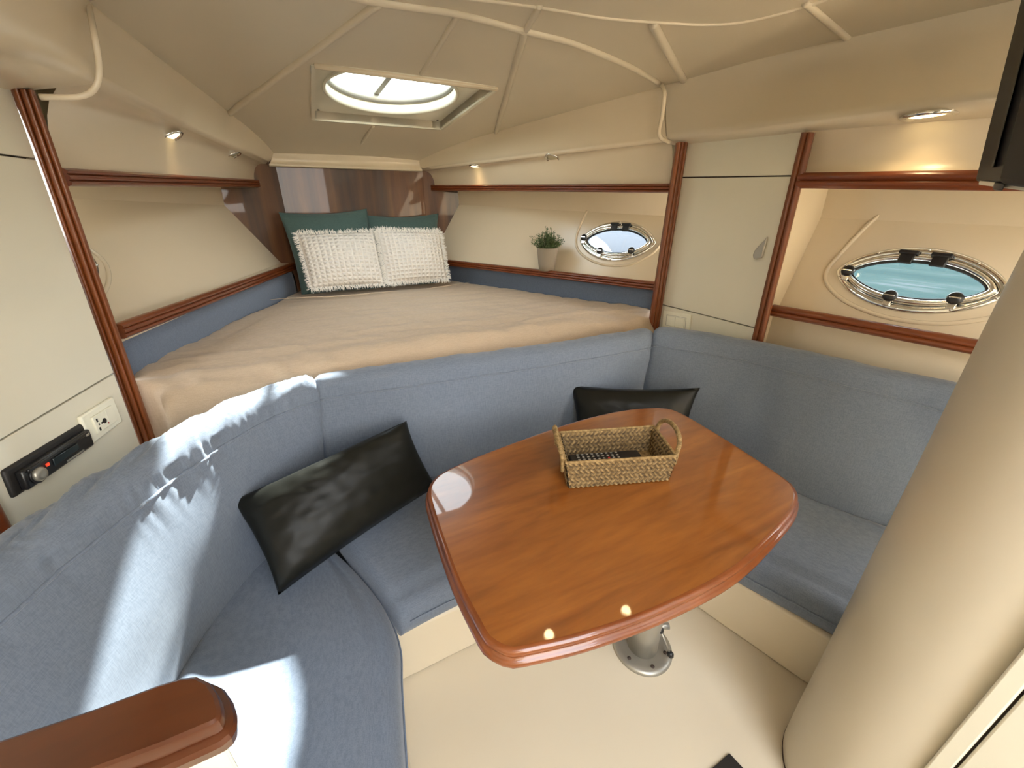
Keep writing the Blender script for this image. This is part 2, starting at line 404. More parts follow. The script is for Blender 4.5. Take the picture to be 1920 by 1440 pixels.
for c, e, w in zip(C2, E2, W2):
    d = V3(w.x-e.x, w.y-e.y, 0)
    rows.append([c+V3(-.02, 0, .06), c+V3(0, 0, .003), c.lerp(e, .35), c.lerp(e, .7), c.lerp(e, .88), e+V3(0, 0, .006), e.lerp(w, .06), e.lerp(w, .12)-V3(0, 0, .004), e.lerp(w, .5), w, w+V3(.12, 0, 0), w+V3(.3, 0, .25)])
poly3('trim_3', rows, M_ceil)
# upper band above aft rail + slightly bowed
ub = [X(1515, 325, 1.0)+V3(0, .05, 0), X(1835, 325, 1.03)]; ub.append(ub[-1]+(ub[-1]-ub[-2])*1.2)
w3 = [W2[9], W2[20], W2[-1]]; U3 = resample(ub, 12); W3 = resample([W2[6]]+list(W2[7:]), 12)
poly3('trim_4', [[w+V3(-.004, 0, .01), w.lerp(u, .35)+V3(.012, 0, 0), w.lerp(u, .7)+V3(.014, 0, 0), w.lerp(u, .92), u+V3(-.012, 0, 0), u+V3(.1, 0, -.01)] for w, u in zip(W3, U3)], M_cream)
# left aft coving
el = [Y(188, 150, 1.39), Z(90, 105, 1.56), Z(0, 62, 1.56)]; el.append(el[-1]+(el[-1]-el[-2])*6)
cl = [CE(176, 12)+V3(0, 0, .0), CE(176, 12)+V3(-.02, -.5, .03), CE(176, 12)+V3(-.02, -1.8, .1)]
wl = [V3(-1.0, 1.40, 1.52), Z(0, 122, 1.52)]; wl.append(wl[-1]+(wl[-1]-wl[-2])*3)
E3 = resample(el, 20); C3 = resample(cl, 20); W3 = resample(wl, 20)
poly3('trim_5', [[c+V3(.02, 0, .06), c, c.lerp(e, .4), c.lerp(e, .8), e+V3(0, 0, .008), e.lerp(w, .1)-V3(0, 0, .005), e.lerp(w, .5)-V3(0, 0, .004), w, w+V3(-.1, 0, 0), w+V3(-.25, 0, .2)] for c, e, w in zip(C3, E3, W3)], M_cream)
# arch bead with its legs down both coves
arch = [Y(75, 182, 1.36), Y(150, 181, 1.36), Y(178, 165, 1.37), Y(186, 130, 1.37), Y(176, 60, 1.37), CE(166, 8)]
crib([CE(162, -10), CE(420, -45), CE(600, -20)]+ARC, .0115)
ob('rib', *tube(resample(spline(arch, 8), 40), .006, 10), M_cream, ceiling, True)
leg = [CE(1240, 158), Y(1246, 175, 1.385), Y(1242, 215, 1.385), Y(1236, 250, 1.385), Y(1246, 263, 1.38), Y(1270, 270, 1.37)]
ob('rib', *tube(resample(spline(leg, 8), 40), .008, 10), M_cream, ceiling, True)
crib([CE(712, 3), CE(570, 108), CE(430, 212)], .013)
crib([CE(985, 57), CE(958, 150), CE(930, 248)], .012)
crib([CE(860, 25), CE(826, 80), CE(790, 138)], .009)
crib([CE(700, 236), CE(680, 265), CE(660, 293)], .008)
crib([CE(1012, 10), CE(985, 57)], .010)
crib([CE(1225, 43), CE(1252, 95), CE(1282, 150)], .014)
crib([CE(1510, 5), CE(1550, 38), CE(1590, 72)], .010)
crib([CE(800, -12), CE(1000, 12), CE(1130, 33), CE(1240, 42), CE(1330, 46), CE(1400, 40), CE(1500, 15), CE(1620, -25)], .005)
# front beam under the ceiling at the bulkhead
fb0, fb1 = Y(512, 290, YB-.01), Y(786, 297, YB-.01)
bb0, bb1 = Y(505, 311, YB-.01), Y(790, 321, YB-.01)
rows = []
for i in range(13):
    t = i/12; a = fb0.lerp(fb1, t); b = bb0.lerp(bb1, t)
    rows.append([a+V3(0, -.0, .08), a+V3(0, -.03, .0), a.lerp(b, .3)+V3(0, -.012, 0), a.lerp(b, .75)+V3(0, -.012, 0), b+V3(0, -.03, .006), b+V3(0, -.02, -.003), b+V3(0, .04, 0)])
poly3('trim_6', rows, M_cream)
# ------------------------------------------------------------------ HULL SIDES with port holes
def lens(c, u, v, a, b, n=96, k=1.0, p=1.35):
    """pointed oval: |x/a|^p-like lens"""
    L = []
    for i in range(n):
        t = 2*PI*i/n; x = math.cos(t); s = math.sin(t)
        y = (abs(s)**p)*(1 if s > 0 else -1)
        L.append(Vec(c)+Vec(u)*a*x*k+Vec(v)*b*y*k)
    return L
class Plane:
    def __init__(s, p0, p1, p2):
        s.o = Vec(p0); s.u = (Vec(p1)-Vec(p0)).normalized(); n = s.u.cross(Vec(p2)-Vec(p0)).normalized(); s.n = n; s.v = n.cross(s.u)
        if s.v.z < 0: s.v = -s.v
    def at(s, px, py): return PL(px, py, s.o, s.n)
def port(name, label_parts, P, cpx, cpy, a, b, inward, latches, hinges, tilt=0):
    c = P.at(cpx, cpy); iw = P.n if P.n.dot(CAM-c) > 0 else -P.n
    u = P.u if (P.u.dot(CR) > 0) else -P.u
    u = (u*math.cos(tilt)+P.v*math.sin(tilt)).normalized(); v = iw.cross(u);
    if v.z < 0: v = -v
    w = thing(name, c, None, None, kind='structure')
    # outer chrome flange, stepped, inner frame
    def ringprof(segs, nm, mt, sm=True):
        rings = [[q+iw*h for q in lens(c, u, v, a+d, b+d)] for d, h in segs]
        rings.append(rings[0]); return ob(nm, *loft(rings, True, False), mt, w, sm)
    ringprof([(.024, -.004), (.024, .004), (.020, .008), (.012, .010), (.004, .009), (0, .004), (-.001, -.03), (.01, -.03)], 'flange', M_chrome)
    ringprof([(.000, .002), (-.003, .016), (-.010, .019), (-.018, .013), (-.020, -.002), (-.006, -.002)], 'frame', M_chrome)
    ringprof([(-.017, .009), (-.021, .010), (-.025, .006), (-.025, -.001), (-.017, -.002)], 'gasket', M_blackm)
    H = lens(c, u, v, a-.020, b-.020)
    V, F = slab([h+iw*.001 for h in H], -iw*.004); ob('pane', V, F, M_glass, w)
    for i in range(10):
        t = 2*PI*(i+.5)/10; q = lens(c, u, v, a+.016, b+.016, 200)[int(200*(i+.5)/10) % 200]+iw*.009
        ob('screw', *lathe(q, [(.0001, .003), (.0035, .0025), (.0045, 0)], 8, iw), M_chrome, w, True)
    for tx in hinges:     # dark hinge blocks on the upper edge
        yy = b*max(0, 1-tx*tx)**.75*(.98)
        q = c+u*(a*tx)+v*(yy-.004)+iw*.012
        ob('hinge', *join(boxg(q-u*.018-v*.026, u*.036, v*.034, iw*.012), boxg(q-u*.024+v*.002, u*.048, v*.012, iw*.016)), M_black, w, bev=.003)
    for tx, up in latches:
        yy = -b*max(0, 1-tx*tx)**.75
        q = c+u*(a*tx)+v*(yy+.012)+iw*.014
        lt = ob('latch', *lathe(q+v*.004, [(.006, -.012), (.017, -.008), (.0185, 0), (.0185, .008), (.014, .013), (.0001, .014)], 18, iw), M_black, w, True)
        ob('latch_stripe', *boxg(q+v*.004-u*.013-v*.0025+iw*.0135, u*.026, v*.004, iw*.0025), M_chrome, lt, bev=.0008)
        ob('latch_catch', *boxg(q-u*.010-v*.028-iw*.004, u*.020, v*.018, iw*.008), M_chrome, w, bev=.002)
    return c, u, v, iw
# right forward hull: bottom line B, kink line K
def hull(name, Bb, Bp, Kb, Kp, prt, mt, outw, mould=True):
    P = Plane(Bb, Bp, Kb)
    c, a, b, tilt = P.at(prt[0], prt[1]), prt[2], prt[3], prt[4]
    iw = P.n if P.n.dot(CAM-c) > 0 else -P.n
    u = P.u if (P.u.dot(CR) > 0) else -P.u
    u = (u*math.cos(tilt)+P.v*math.sin(tilt)).normalized(); v = iw.cross(u)
    if v.z < 0: v = -v
    H = lens(c, u, v, a, b)
    V, F = holed([Bb, Bp, Kp, Kb], H, -iw*.02)
    return P, (V, F), c, u, v, iw
def wallset(name, panelVF, extra, mt):
    o = ob(name, *panelVF, mt, smooth=False); o['kind'] = 'structure'
    for i, (nm, vf) in enumerate(extra): ob(nm, *vf, mt, o, True, bev=.004)
    return o
# --- right forward
Kb = FRt(861, 384); Bb = FRt(822, 458); Bb = Bb+(Bb-Kb)*((Bb.z-.935)/(Kb.z-Bb.z))
Bp = V3(1.13, 1.36, .955); Pt = Plane(Bb, Bp, Kb); Kp = Pt.at(1245, 405)
Kd, Bd = Kp-Kb, Bp-Bb; Kp = Kb+Kd*1.06; Bp = Bb+Bd*1.03; Kb = Kb-Kd*.01; Bb = Bb-Bd*.01
prt = (1155, 453, .195, .086, 0)
P1, vf, c1, u1, v1, iw1 = hull('r', Bb, Bp, Kb, Kp, prt, M_cream, 1)
wr = ob('wall_right', *vf, M_cream); wr['kind'] = 'structure'
# coaming above the kink, shelf below
o3 = V3(.1, .04, 0)
ob('coaming', *slab([Kb, Kp, Kp+V3(-.015, 0, .3), Kb+V3(-.015, 0, .3)], V3(.03, .0, 0)), M_cream, wr)
ob('shelf', *slab([Bb+V3(-.01, 0, 0), Bp, V3(1.0, 1.39, .955), Y(830, 487, 3.0)+V3(.09, .10, 0)-V3(0, 0, .012)], V3(0, 0, -.02)), M_cream, wr)
def moulding(c, u, v, iw, pts, wall, r=.007):
    P = [c+u*x+v*y+iw*.001 for x, y in pts]; ob('port_moulding', *tube(resample(spline(P, 8), 60), r, 8), M_cream, wall, True)
moulding(c1, u1, v1, iw1, [(-.225, .17), (-.245, .09), (-.25, .01), (-.215, -.06), (-.12, -.112), (.0, -.132), (.12, -.115), (.22, -.05), (.255, .03)], wr)
port('window_2', None, P1, prt[0], prt[1], prt[2], prt[3], 1, [(-.36, 0), (.55, 0), (-.98, 0)], [-.12, .22])
# --- left forward
Lb = FLt(527, 493); LKb = FLt(421, 385)
Lp = V3(-1.16, 1.36, .955); Pt = Plane(Lb, Lp, LKb); LKp = Pt.at(130, 372)
Kd, Bd = LKp-LKb, Lp-Lb; LKp = LKb+Kd*1.1; Lp = Lb+Bd*1.06; LKb = LKb-Kd*.01; Lb = Lb-Bd*.01
prt = (58, 506, .195, .086, 0)
P2, vf, c2, u2, v2, iw2 = hull('l', Lb, Lp, LKb, LKp, prt, M_cream, 1)
wlft = ob('wall_left', *vf, M_cream); wlft['kind'] = 'structure'
ob('coaming', *slab([LKb, LKp, LKp+V3(.015, 0, .3), LKb+V3(.015, 0, .3)], V3(-.03, 0, 0)), M_cream, wlft)
ob('shelf', *slab([Lb, Lp, V3(-1.05, 1.42, .955), Y(552, 493, 3.0)+V3(0, .05, -.01)], V3(0, 0, -.02)), M_cream, wlft)
moulding(c2, u2, v2, iw2, [(-.2, .1), (-.25, .0), (-.2, -.07), (-.11, -.115), (.0, -.135), (.13, -.115), (.215, -.065), (.25, .0), (.235, .08), (.18, .19)], wlft)
port('window_3', None, P2, prt[0], prt[1], prt[2], prt[3], 1, [(.93, 0), (.55, 0), (-.4, 0)], [.2, .6])
# --- right aft
Ab0 = Z(1452, 572, .955); Ab1 = Z(1830, 640, .955); Ab0 += V3(.01, 0, 0); Ab1 += V3(.01, 0, 0)
Ak0 = V3(Ab0.x+.13, Ab0.y, 1.28)
Pt = Plane(Ab0, Ab1, Ak0); Ak0 = Pt.at(1508, 407); Ak1 = Pt.at(1915, 425)
Ab1 = Ab0+(Ab1-Ab0)*1.8; Ak1 = Ak0+(Ak1-Ak0)*1.8; Ak0 = Ak0+(Ak0-Ak1)*.06; Ab0x = Ab0+(Ab0-Ab1)*.03
prt = (1712, 526, .182, .078, math.radians(-2))
P3, vf, c3, u3, v3, iw3 = hull('a', Ab0x, Ab1, Ak0, Ak1, prt, M_cream, 1)
wa_ = ob('wall_right_aft', *vf, M_cream); wa_['kind'] = 'structure'
ob('coaming', *slab([Ak0, Ak1, Ak1+V3(-.02, 0, .3), Ak0+V3(-.02, 0, .3)], V3(.03, 0, 0)), M_cream, wa_)
moulding(c3, u3, v3, iw3, [(-.165, .205), (-.19, .15), (-.22, .06), (-.235, -.01), (-.205, -.06), (-.12, -.105), (.0, -.125), (.12, -.11), (.22, -.06)], wa_)
port('window_4', None, P3, prt[0], prt[1], prt[2], prt[3], 1, [(-.93, 0), (-.16, 0), (.62, 0)], [-.22, .2], prt[4])
# cream wall under the aft rail, jamb beside the post
r0, r1 = Z(1450, 578, .95), Z(1830, 648, .95); r1 = r0+(r1-r0)*1.8
ob('lower_panel', *slab([r0+V3(.012, .06, 0), r1+V3(.012, 0, 0), V3(r1.x, r1.y, .2), V3(r0.x, r0.y+.06, .2)], V3(.03, 0, 0)), M_cream, wa_)
jx = V3(.985, .885, 0)
ob('jamb', *slab([V3(1.004, .862, .3), V3(1.45, .895, .3), V3(1.45, .895, 1.6), V3(1.004, .862, 1.6)], V3(0, .03, 0)), M_cream, wa_)
# outer topsides close the cabin off from daylight
# (deck sides beyond the kinks)
ob('topsides', *slab([V3(1.50, 3.25, -.1), V3(1.62, -1.5, -.1), V3(1.62, -1.5, .9), V3(1.5, 3.25, .9)], V3(.03, 0, 0)), M_hullout, wa_)
# aft bulkhead with the companionway opening
ab = ob('wall_back', *join(aabb(-1.5, -1.40, -.06, -.62, -1.34, 1.95), aabb(.08, -1.40, -.06, 1.65, -1.34, 1.95), aabb(-.62, -1.40, -.06, .08, -1.34, .80)), M_cream); ab['kind'] = 'structure'
aw = ob('wall_left_aft', *aabb(-1.40, -1.4, -.06, -1.34, 1.40, 1.95), M_cream); aw['kind'] = 'structure'
# ------------------------------------------------------------------ TRIM: posts and rails
def px4(tl, tr, br, bl, f): return [f(*tl), f(*tr), f(*br), f(*bl)]
trimn = [6]
def tname(): trimn[0] += 1; return 'trim_%d' % trimn[0]
def post(q, f, n, drop, ridges=3, th=.022):
    TL, TR, BR, BL = [f(*p) for p in q]
    BL2 = BL+(BL-TL).normalized()*drop; BR2 = BR+(BR-TR).normalized()*drop
    o = strip(tname(), TL, TR, BL2, BR2, n, M_post, ridges=ridges, th=th, amp=.007); o['kind'] = 'structure'; return o
post([(20, 168), (66, 172), (290, 817), (260, 838)], lambda a, b: Y(a, b, 1.385), (.35, -1, 0), .3, 3)
post([(1268, 268), (1288, 268), (1235, 609), (1216, 609)], lambda a, b: Y(a, b, 1.34), (-.45, -1, 0), .25, 3)
post([(1504, 249), (1528, 249), (1431, 640), (1411, 634)], lambda a, b: X(a, b, .972), (-1, -.3, 0), .25, 2, .016)
LPn = V3(math.cos(math.radians(12.2)), -math.sin(math.radians(12.2)), 0); LP0 = V3(-.985, 1.36, 1)
def LPt(px, py): return PL(px, py, LP0, LPn)
o = strip(tname(), LPt(-40, 900), LPt(-90, 940), LPt(19, 1008), LPt(-30, 1060), LPn, M_rail, ridges=2); o['kind'] = 'structure'
def rail(a, b, h, n, th=.022, ridges=3, mt=None):
    a, b = Vec(a), Vec(b); o = strip(tname(), a+V3(0, 0, h/2), a-V3(0, 0, h/2), b+V3(0, 0, h/2), b-V3(0, 0, h/2), n, mt or M_rail, ridges=ridges, th=th, amp=.006); o['kind'] = 'structure'; return o
rail(Y(828, 491, 2.92), Y(1232, 536.5, 1.38), .040, (-.9, -.42, 0))
rail(Y(550, 499, 3.03), Y(219, 622, 1.50), .044, (.94, -.33, 0))
rail(FRt(812, 352.5), Y(1262, 353, 1.37), .036, (-.9, -.42, 0))
rail(FLt(480, 344), Y(112, 332, 1.45), .040, (.94, -.33, 0))
rail(Z(1448, 581, .952), r1+V3(0, 0, -.0), .040, (-1, -.1, 0), ridges=2)
q0, q1 = X(1512, 338, .975), X(1835, 338, 1.0); rail(q0+V3(0, .02, 0), q0+(q1-q0)*1.9, .045, (-1, -.1, 0), ridges=2)
# ------------------------------------------------------------------ CABINETS
def panelpoly(nm, q, f, n, mt, parent, th=.016, bev=.002):
    P = [f(*p) if not isinstance(p, Vec) else p for p in q]; return ob(nm, *slab(P, -Vec(n)*th), mt, parent, bev=bev)
XR = .985
f = lambda a, b: X(a, b, XR)
cb = thing('cabinet', V3(XR+.1, 1.12, .0), 'white laminate wall locker between two dark wood posts right of the bed', 'cabinet')
def edge_line(p, q): 
    a, b = X(*p, XR), X(*q, XR); return lambda z: a.y+(b.y-a.y)*(z-a.z)/(b.z-a.z)
yA, yB = edge_line((1508, 249), (1415, 634)), edge_line((1281, 268), (1229, 609))
zt1, zt2 = f(1284, 332).z, f(1484, 330).z; zb1, zb2 = f(1240, 570).z, f(1420, 615).z
def locker(z0b, z0a, z1b, z1a): return [V3(XR, yB(z0b), z0b), V3(XR, yA(z0a), z0a), V3(XR, yA(z1a), z1a), V3(XR, yB(z1b), z1b)]
bd_ = [p+V3(.018, 0, 0) for p in locker(.3, .3, 1.55, 1.55)]
ob('body', *slab(bd_, V3(.04, 0, 0)), M_dark, cb)
ob('upper_panel', *slab(locker(zt1+.002, zt2+.002, 1.56, 1.56), V3(.017, 0, 0)), M_lam, cb, bev=.0015)
dr = ob('door', *slab(locker(zb1, zb2, zt1-.002, zt2-.002), V3(.017, 0, 0)), M_lam, cb, bev=.0015)
ob('lower_panel', *slab(locker(.3, .3, zb1-.004, zb2-.004), V3(.017, 0, 0)), M_lam, cb, bev=.0015)
hp = [(1438, 443), (1433, 450), (1424, 459), (1415, 469), (1411, 478), (1412, 485), (1418, 486), (1427, 484), (1431, 470), (1435, 456)]
tag(ob('handle', *slab([X(a, b, XR-.010) for a, b in hp], V3(.009, 0, 0)), M_alu, dr, bev=.003), 'grey fin shaped metal door pull')
# left cabinet in the slanted plane
cl_ = thing('cabinet', LPt(60, 600)-V3(0, 0, .9), 'white laminate locker panels left of the left wooden post, with radio and socket', 'cabinet')
def lstrip(nm, tl, tr, br, bl, th=.016): return ob(nm, *slab([LPt(*tl), LPt(*tr), LPt(*br), LPt(*bl)], -LPn*th), M_lam, cl_, bev=.0015)
dL = LPt(0, 294)-LPt(52, 294); tdir = V3(-LPn.y, LPn.x, 0)*-1
def lz(z, s): # point on plane, s metres aft of the post
    return V3(LP0.x, LP0.y, 0)+V3(-math.sin(math.radians(12.2)), -math.cos(math.radians(12.2)), 0)*s+V3(0, 0, z)
zs = LPt(30, 294).z; zl = LPt(100, 768).z
s1 = 1.2
def edge_at(z):      # locker edge where it meets the leaning post
    a, b = LPt(21, 170), LPt(264, 838); t = (z-a.z)/(b.z-a.z); return a.lerp(b, t)
for nm, za, zb_ in (('upper_panel', zs+.002, 1.60), ('door', zl+.002, zs-.001), ('lower_panel', .3, zl-.001)):
    ob(nm, *slab([edge_at(za), lz(za, s1), lz(zb_, s1), edge_at(zb_)], -LPn*.016), M_lam, cl_, bev=.0015)
ob('body', *slab([edge_at(.3)-LPn*.017, lz(.3, s1)-LPn*.017, lz(1.6, s1)-LPn*.017, edge_at(1.6)-LPn*.017], -LPn*.02), M_dark, cl_)
# ------------------------------------------------------------------ HATCH
RD = .052
def rz(x, y): return 1.742-.083*(y-1.79)+RD
fz = lambda y: rz(0, y)
hw = thing('window_1', V3(HC.x, HC.y, 1.72), None, None, kind='structure')
circ = lambda r, dz=0, n=96: [V3(HC.x+r*math.cos(2*PI*i/n), HC.y+r*math.sin(2*PI*i/n), fz(HC.y+r*math.sin(2*PI*i/n))+dz) for i in range(n)]
fr = [V3(p.x, p.y, fz(p.y)) for p in REC]
ob('hatch_frame', *holed(fr, circ(.285), V3(0, 0, .03)), M_lam, hw)
for k in range(4):
    a_, b_ = REC[k], REC[(k+1) % 4]; o_ = (b_-a_).cross(V3(0, 0, 1)).normalized()
    if o_.dot(a_-HC) < 0: o_ = -o_
    ob('recess_side', *slab([a_-V3(0, 0, .006), b_-V3(0, 0, .006), V3(b_.x, b_.y, fz(b_.y)+.02), V3(a_.x, a_.y, fz(a_.y)+.02)], o_*V3(1, 1, 0).dot(V3(1, 1, 0))*.008), M_lam, hw)
ob('frame_bead', *tube([REC[0]+V3(-.006, -.006, -.002), REC[1]+V3(.006, -.006, -.002)], .011, 10), M_cream, hw, True)
rings = [circ(.286, .0), circ(.290, -.010), circ(.284, -.014), circ(.277, -.010), circ(.272, .0), circ(.270, .055), circ(.286, .055)]
ob('hatch_collar', *loft(rings+[rings[0]], True, False), M_lam, hw, True)
rings = [circ(.272, .03), circ(.264, .027), circ(.258, .034), circ(.256, .070), circ(.275, .070)]
ob('hatch_ring', *loft(rings+[rings[0]], True, False), M_alu, hw, True)
rings = [circ(.278, .05), circ(.278, .10), circ(.31, .10), circ(.31, .02)]
ob('hatch_coaming', *loft(rings+[rings[0]], True, False), M_lam, hw, True)
ob('pane', *slab(circ(.277, .072), V3(0, 0, .006)), M_glass, hw)
b0 = V3(HC.x+.02, HC.y-.262, fz(HC.y-.26)+.058); b1 = V3(HC.x-.02, HC.y+.262, fz(HC.y+.26)+.058)
ob('hatch_bar', *boxg(b0-V3(.013, 0, 0), V3(.026, 0, 0), b1-b0, V3(0, 0, .012)), M_alu, hw, bev=.003)
for q in ((REC[3].x+.022, REC[3].y-.022), (REC[2].x-.022, REC[2].y-.022)):
    ob('screw', *lathe(V3(q[0], q[1], fz(q[1])), [(.006, .001), (.006, -.002), (.0001, -.003)], 10), M_dark, hw, True)
# ------------------------------------------------------------------ DOWNLIGHTS
def downlight(px, py, z, label, lit, r=.034, ax=(0, 0, -1), surf=None, w=1.0):
    p = surf if surf is not None else Z(px, py, z); ax = Vec(ax).normalized()
    t = thing('downlight', p, label, 'light', 'round recessed cabin downlights')
    ob('bezel', *lathe(p, [(r*.72, -.002), (r*.74, .004), (r*.9, .006), (r, .003), (r, -.003)], 28, ax), M_chrome, t, True)
    ob('lens', *lathe(p, [(r*.74, .000), (r*.5, .0025), (.0001, .0032)], 24, ax), M_lamp if lit else M_lampoff, t, True)
    if lit:
        l = bpy.data.lights.new('lamp', 'SPOT'); l.energy = .6; l.color = (1, .72, .38); l.shadow_soft_size = .02; l.spot_size = math.radians(120); l.spot_blend = .8
        o = bpy.data.objects.new('lamp', l); COL.objects.link(o); o.parent = t; o.location = ax*.012; o.rotation_euler = (-ax).to_track_quat('Z', 'Y').to_euler()
    return t
def on(e0, e1, px, dn): # point on the soffit line between two edge points seen at column px
    best = None
    for i in range(401):
        q = e0.lerp(e1, i/400); dd = q-CAM; sx_ = 960+FPX*dd.dot(CR)/dd.dot(CF)
        if best is None or abs(sx_-px) < best[0]: best = (abs(sx_-px), q)
    return best[1]+Vec(dn)
def cove_light(px, py, trim, label, lit, r):
    h = BV[trim].ray_cast(CAM, ray(px, py)); n = Vec(h[1])
    if n.dot(CAM-h[0]) < 0: n = -n
    n = (n+V3(0, 0, -1.2)).normalized()
    downlight(0, 0, 0, label, lit, r=r, ax=n, surf=Vec(h[0])+n*.001)
cove_light(320, 256, 'trim_2', 'lit round downlight under the left cove, nearer the left wooden post', True, .043)
cove_light(436, 291, 'trim_2', 'unlit round downlight under the left cove, nearer the bow bulkhead', False, .043)
cove_light(892, 312, 'trim_1', 'lit round downlight under the right cove, nearest the bow pillows', True, .043)
cove_light(1036, 297, 'trim_1', 'round downlight under the right cove, midway above the potted plant', False, .043)
downlight(1742, 216, 1.52, 'lit round downlight in the flat soffit above the large right porthole', True, r=.056, surf=Z(1742, 216, 1.513))
for q, wh in (((1175, 1138), 'right'), ((1030, 1182), 'left')):
    p = Z(*q, .68); h = 1.72+.0; dxy = (p-CAM); k = (.62+1.10)/.62; x, y = CAM.x+dxy.x*k, CAM.y+dxy.y*k
    downlight(0, 0, 0, 'lit ceiling downlight seen only as the %s of two glints on the table' % wh, True, surf=V3(x, y, ceil_z(x, y)-.002))
# ------------------------------------------------------------------ SETTEE BASE AND CUSHIONS
sb = thing('settee_base', V3(0, 1.0, 0), 'cream moulded U shaped settee base rising from the floor under the blue seats', 'bench')
fl = [Z(1307, 1141, 0), Z(1520, 1290, 0)]; dr_ = (fl[0]-fl[1])
pR0 = fl[1]-dr_*1.2; pR1 = fl[0]+dr_*.78
ob('right_plinth', *slab([pR0, pR1, V3(.95, pR1.y, 0), V3(1.02, pR0.y, 0)], V3(0, 0, .215)), M_floor, sb, bev=.012)
ob('centre_plinth', *aabb(-.9, .785, 0, .93, 1.32, .213), M_floor, sb, bev=.012)
ob('left_plinth', *slab([V3(-.515, .42, 0), V3(-.50, .6, 0), V3(-.49, .80, 0), V3(-1.02, .80, 0), V3(-1.08, .42, 0)], V3(0, 0, .211)), M_floor, sb, bev=.012)
ob('berth_front', *aabb(-.92, 1.335, .2, .93, 1.355, .65), M_floor, sb)
def rrect(n=10, r0=.2, r1=.2, r2=.2, r3=.2, asp=1):
    """unit rounded rectangle loop; corner radii in units: bottom-front, top-front, top-back, bottom-back (u=0 front)"""
    L = []
    for (cx, cy, r, a0) in ((0, 0, r0, PI), (0, 1, r1, PI/2), (1, 1, r2, 0), (1, 0, r3, -PI/2)):
        rx = r*asp; ry = r
        x = cx+(rx if cx == 0 else -rx); y = cy+(ry if cy == 0 else -ry)
        for i in range(n+1):
            a = a0+(-PI/2)*i/n + (PI if False else 0)
            L.append((x+rx*math.cos(a0 + (PI/2)*(0) - (PI/2)*i/n + 0), y+ry*math.sin(a0 - (PI/2)*i/n)))
    return L
def loop(rf, rt, rb, asp, nf=14, nt=10):
    """section loop (u 0 front..1 back, h 0 bottom..1 top); front face, top, back, bottom"""
    L = []
    def arc(cx, cy, rx, ry, a0, a1, n=8):
        for i in range(n): a = a0+(a1-a0)*i/(n-1); L.append((cx+rx*math.cos(a), cy+ry*math.sin(a)))
    arc(rf*asp, rf, rf*asp, rf, 1.5*PI, PI)
    for i in range(1, nf): L.append((0, rf+(1-rt-rf)*i/nf))
    arc(rt*asp, 1-rt, rt*asp, rt, PI, PI/2)
    for i in range(1, nt): L.append((rt*asp+(1-rb*asp-rt*asp)*i/nt, 1))
    arc(1-rb*asp, 1-rb, rb*asp, rb, PI/2, 0)
    for i in range(1, nt): L.append((1, (1-rb)*(1-i/nt)))
    L.append((1, 0)); L.append((.5, 0))
    return L
def backrest(name, label, fb, ft, th, zb, ztf, disp, n=90, seam_h=.90, endr=.05):
    A = resample(spline([V3(x, y, 0) for x, y in fb], 10), n); B = resample(spline([V3(x, y, 0) for x, y in ft], 10), n)
    Lp_ = loop(.06, .08, .08, .46/th*.9 if False else .46/th); tot = sum((A[i+1]-A[i]).length for i in range(n-1)); s = 0; rings = []; seam = []
    nrm = []
    for i in range(n):
        t = B[min(i+1, n-1)]-B[max(i-1, 0)]; t.normalize(); nv = V3(-t.y, t.x, 0)
        if nv.dot(B[i]-V3(0, .3, 0)) < 0: nv = -nv
        nrm.append((nv, t))
    for i in range(n):
        if i: s += (A[i]-A[i-1]).length
        e = min(s, tot-s); k = 1.0
        if e < endr: k = .72+.28*math.sqrt(max(0, 1-(1-e/endr)**2))
        nv, t = nrm[i]; zt = ztf(s/tot); ring = []
        for (u, h) in Lp_:
            uu = .5+(u-.5)*k; hh = .5+(h-.5)*(1-(1-k)*.25)
            p = A[i].lerp(B[i], min(1, hh/.9)) if hh < .9 else B[i].copy()
            bul = .018*math.sin(PI*min(1, max(0, h)))*(1 if u < .3 else 0)*math.sin(PI*min(1, s/tot))**.5
            p = p+nv*(uu*th-bul); p.z = zb+hh*(zt-zb)
            dv = disp(s, h, u, i)
            p += (-nv if (u < .25 and h < .93) else V3(0, 0, 1))*dv
            ring.append(p)
        rings.append(ring)
        if k > .9:
            q = min((kk for kk in range(len(Lp_)) if Lp_[kk][0] == 0), key=lambda kk: abs(Lp_[kk][1]-.87)); seam.append(ring[q]-nv*.0008)
    o = ob(name, *loft(rings), M_blue, smooth=True); tag(o, label, 'cushion', 'blue settee cushions')
    sm = ob('seam', *tube(seam, .0034, 6), M_blue, o, True)
    return o
def nz(x, y, z=0): return noise.noise(V3(x, y, z))
def dL_(s, h, u, i):
    w = .0
    if u < .96 and h > .70:
        k = min(1, (h-.70)*6)*(1 if h > .9 else .7); q = s*34-u*7+h*3
        w += .011*nz(q*.6, u*1.5+h*2, 3)*k+.008*abs(nz(q, u*1.2, 9))*k+.004*nz(q*2.1, u*2, 19)*k
    return w+.008*nz(s*4, h*3, 1)
def dM(s, h, u, i): return .009*nz(s*5, h*4, 11)+.005*nz(s*16, h*6, 4)*(.3+max(0, h-.6)*2)+(.010*nz(s*24, 2, 5)*max(0, .3-h)*3)
def dR(s, h, u, i): return .006*nz(s*5, h*4, 21)+.004*nz(s*12, h*9, 14)
fbL = [(-.985, .42), (-.95, .6), (-.90, .778), (-.854, .89), (-.76, 1.035), (-.65, 1.15), (-.58, 1.205)]
ftL = [(-1.04, .42), (-1.015, .55), (-.986, .669), (-.93, .80), (-.865, .92), (-.785, 1.04), (-.675, 1.165), (-.525, 1.238)]
backrest('backrest_cushion', 'blue fabric backrest cushion on the left, sunlit, curving round below the radio', fbL, ftL, .095, .37, lambda t: .825, dL_, 260)
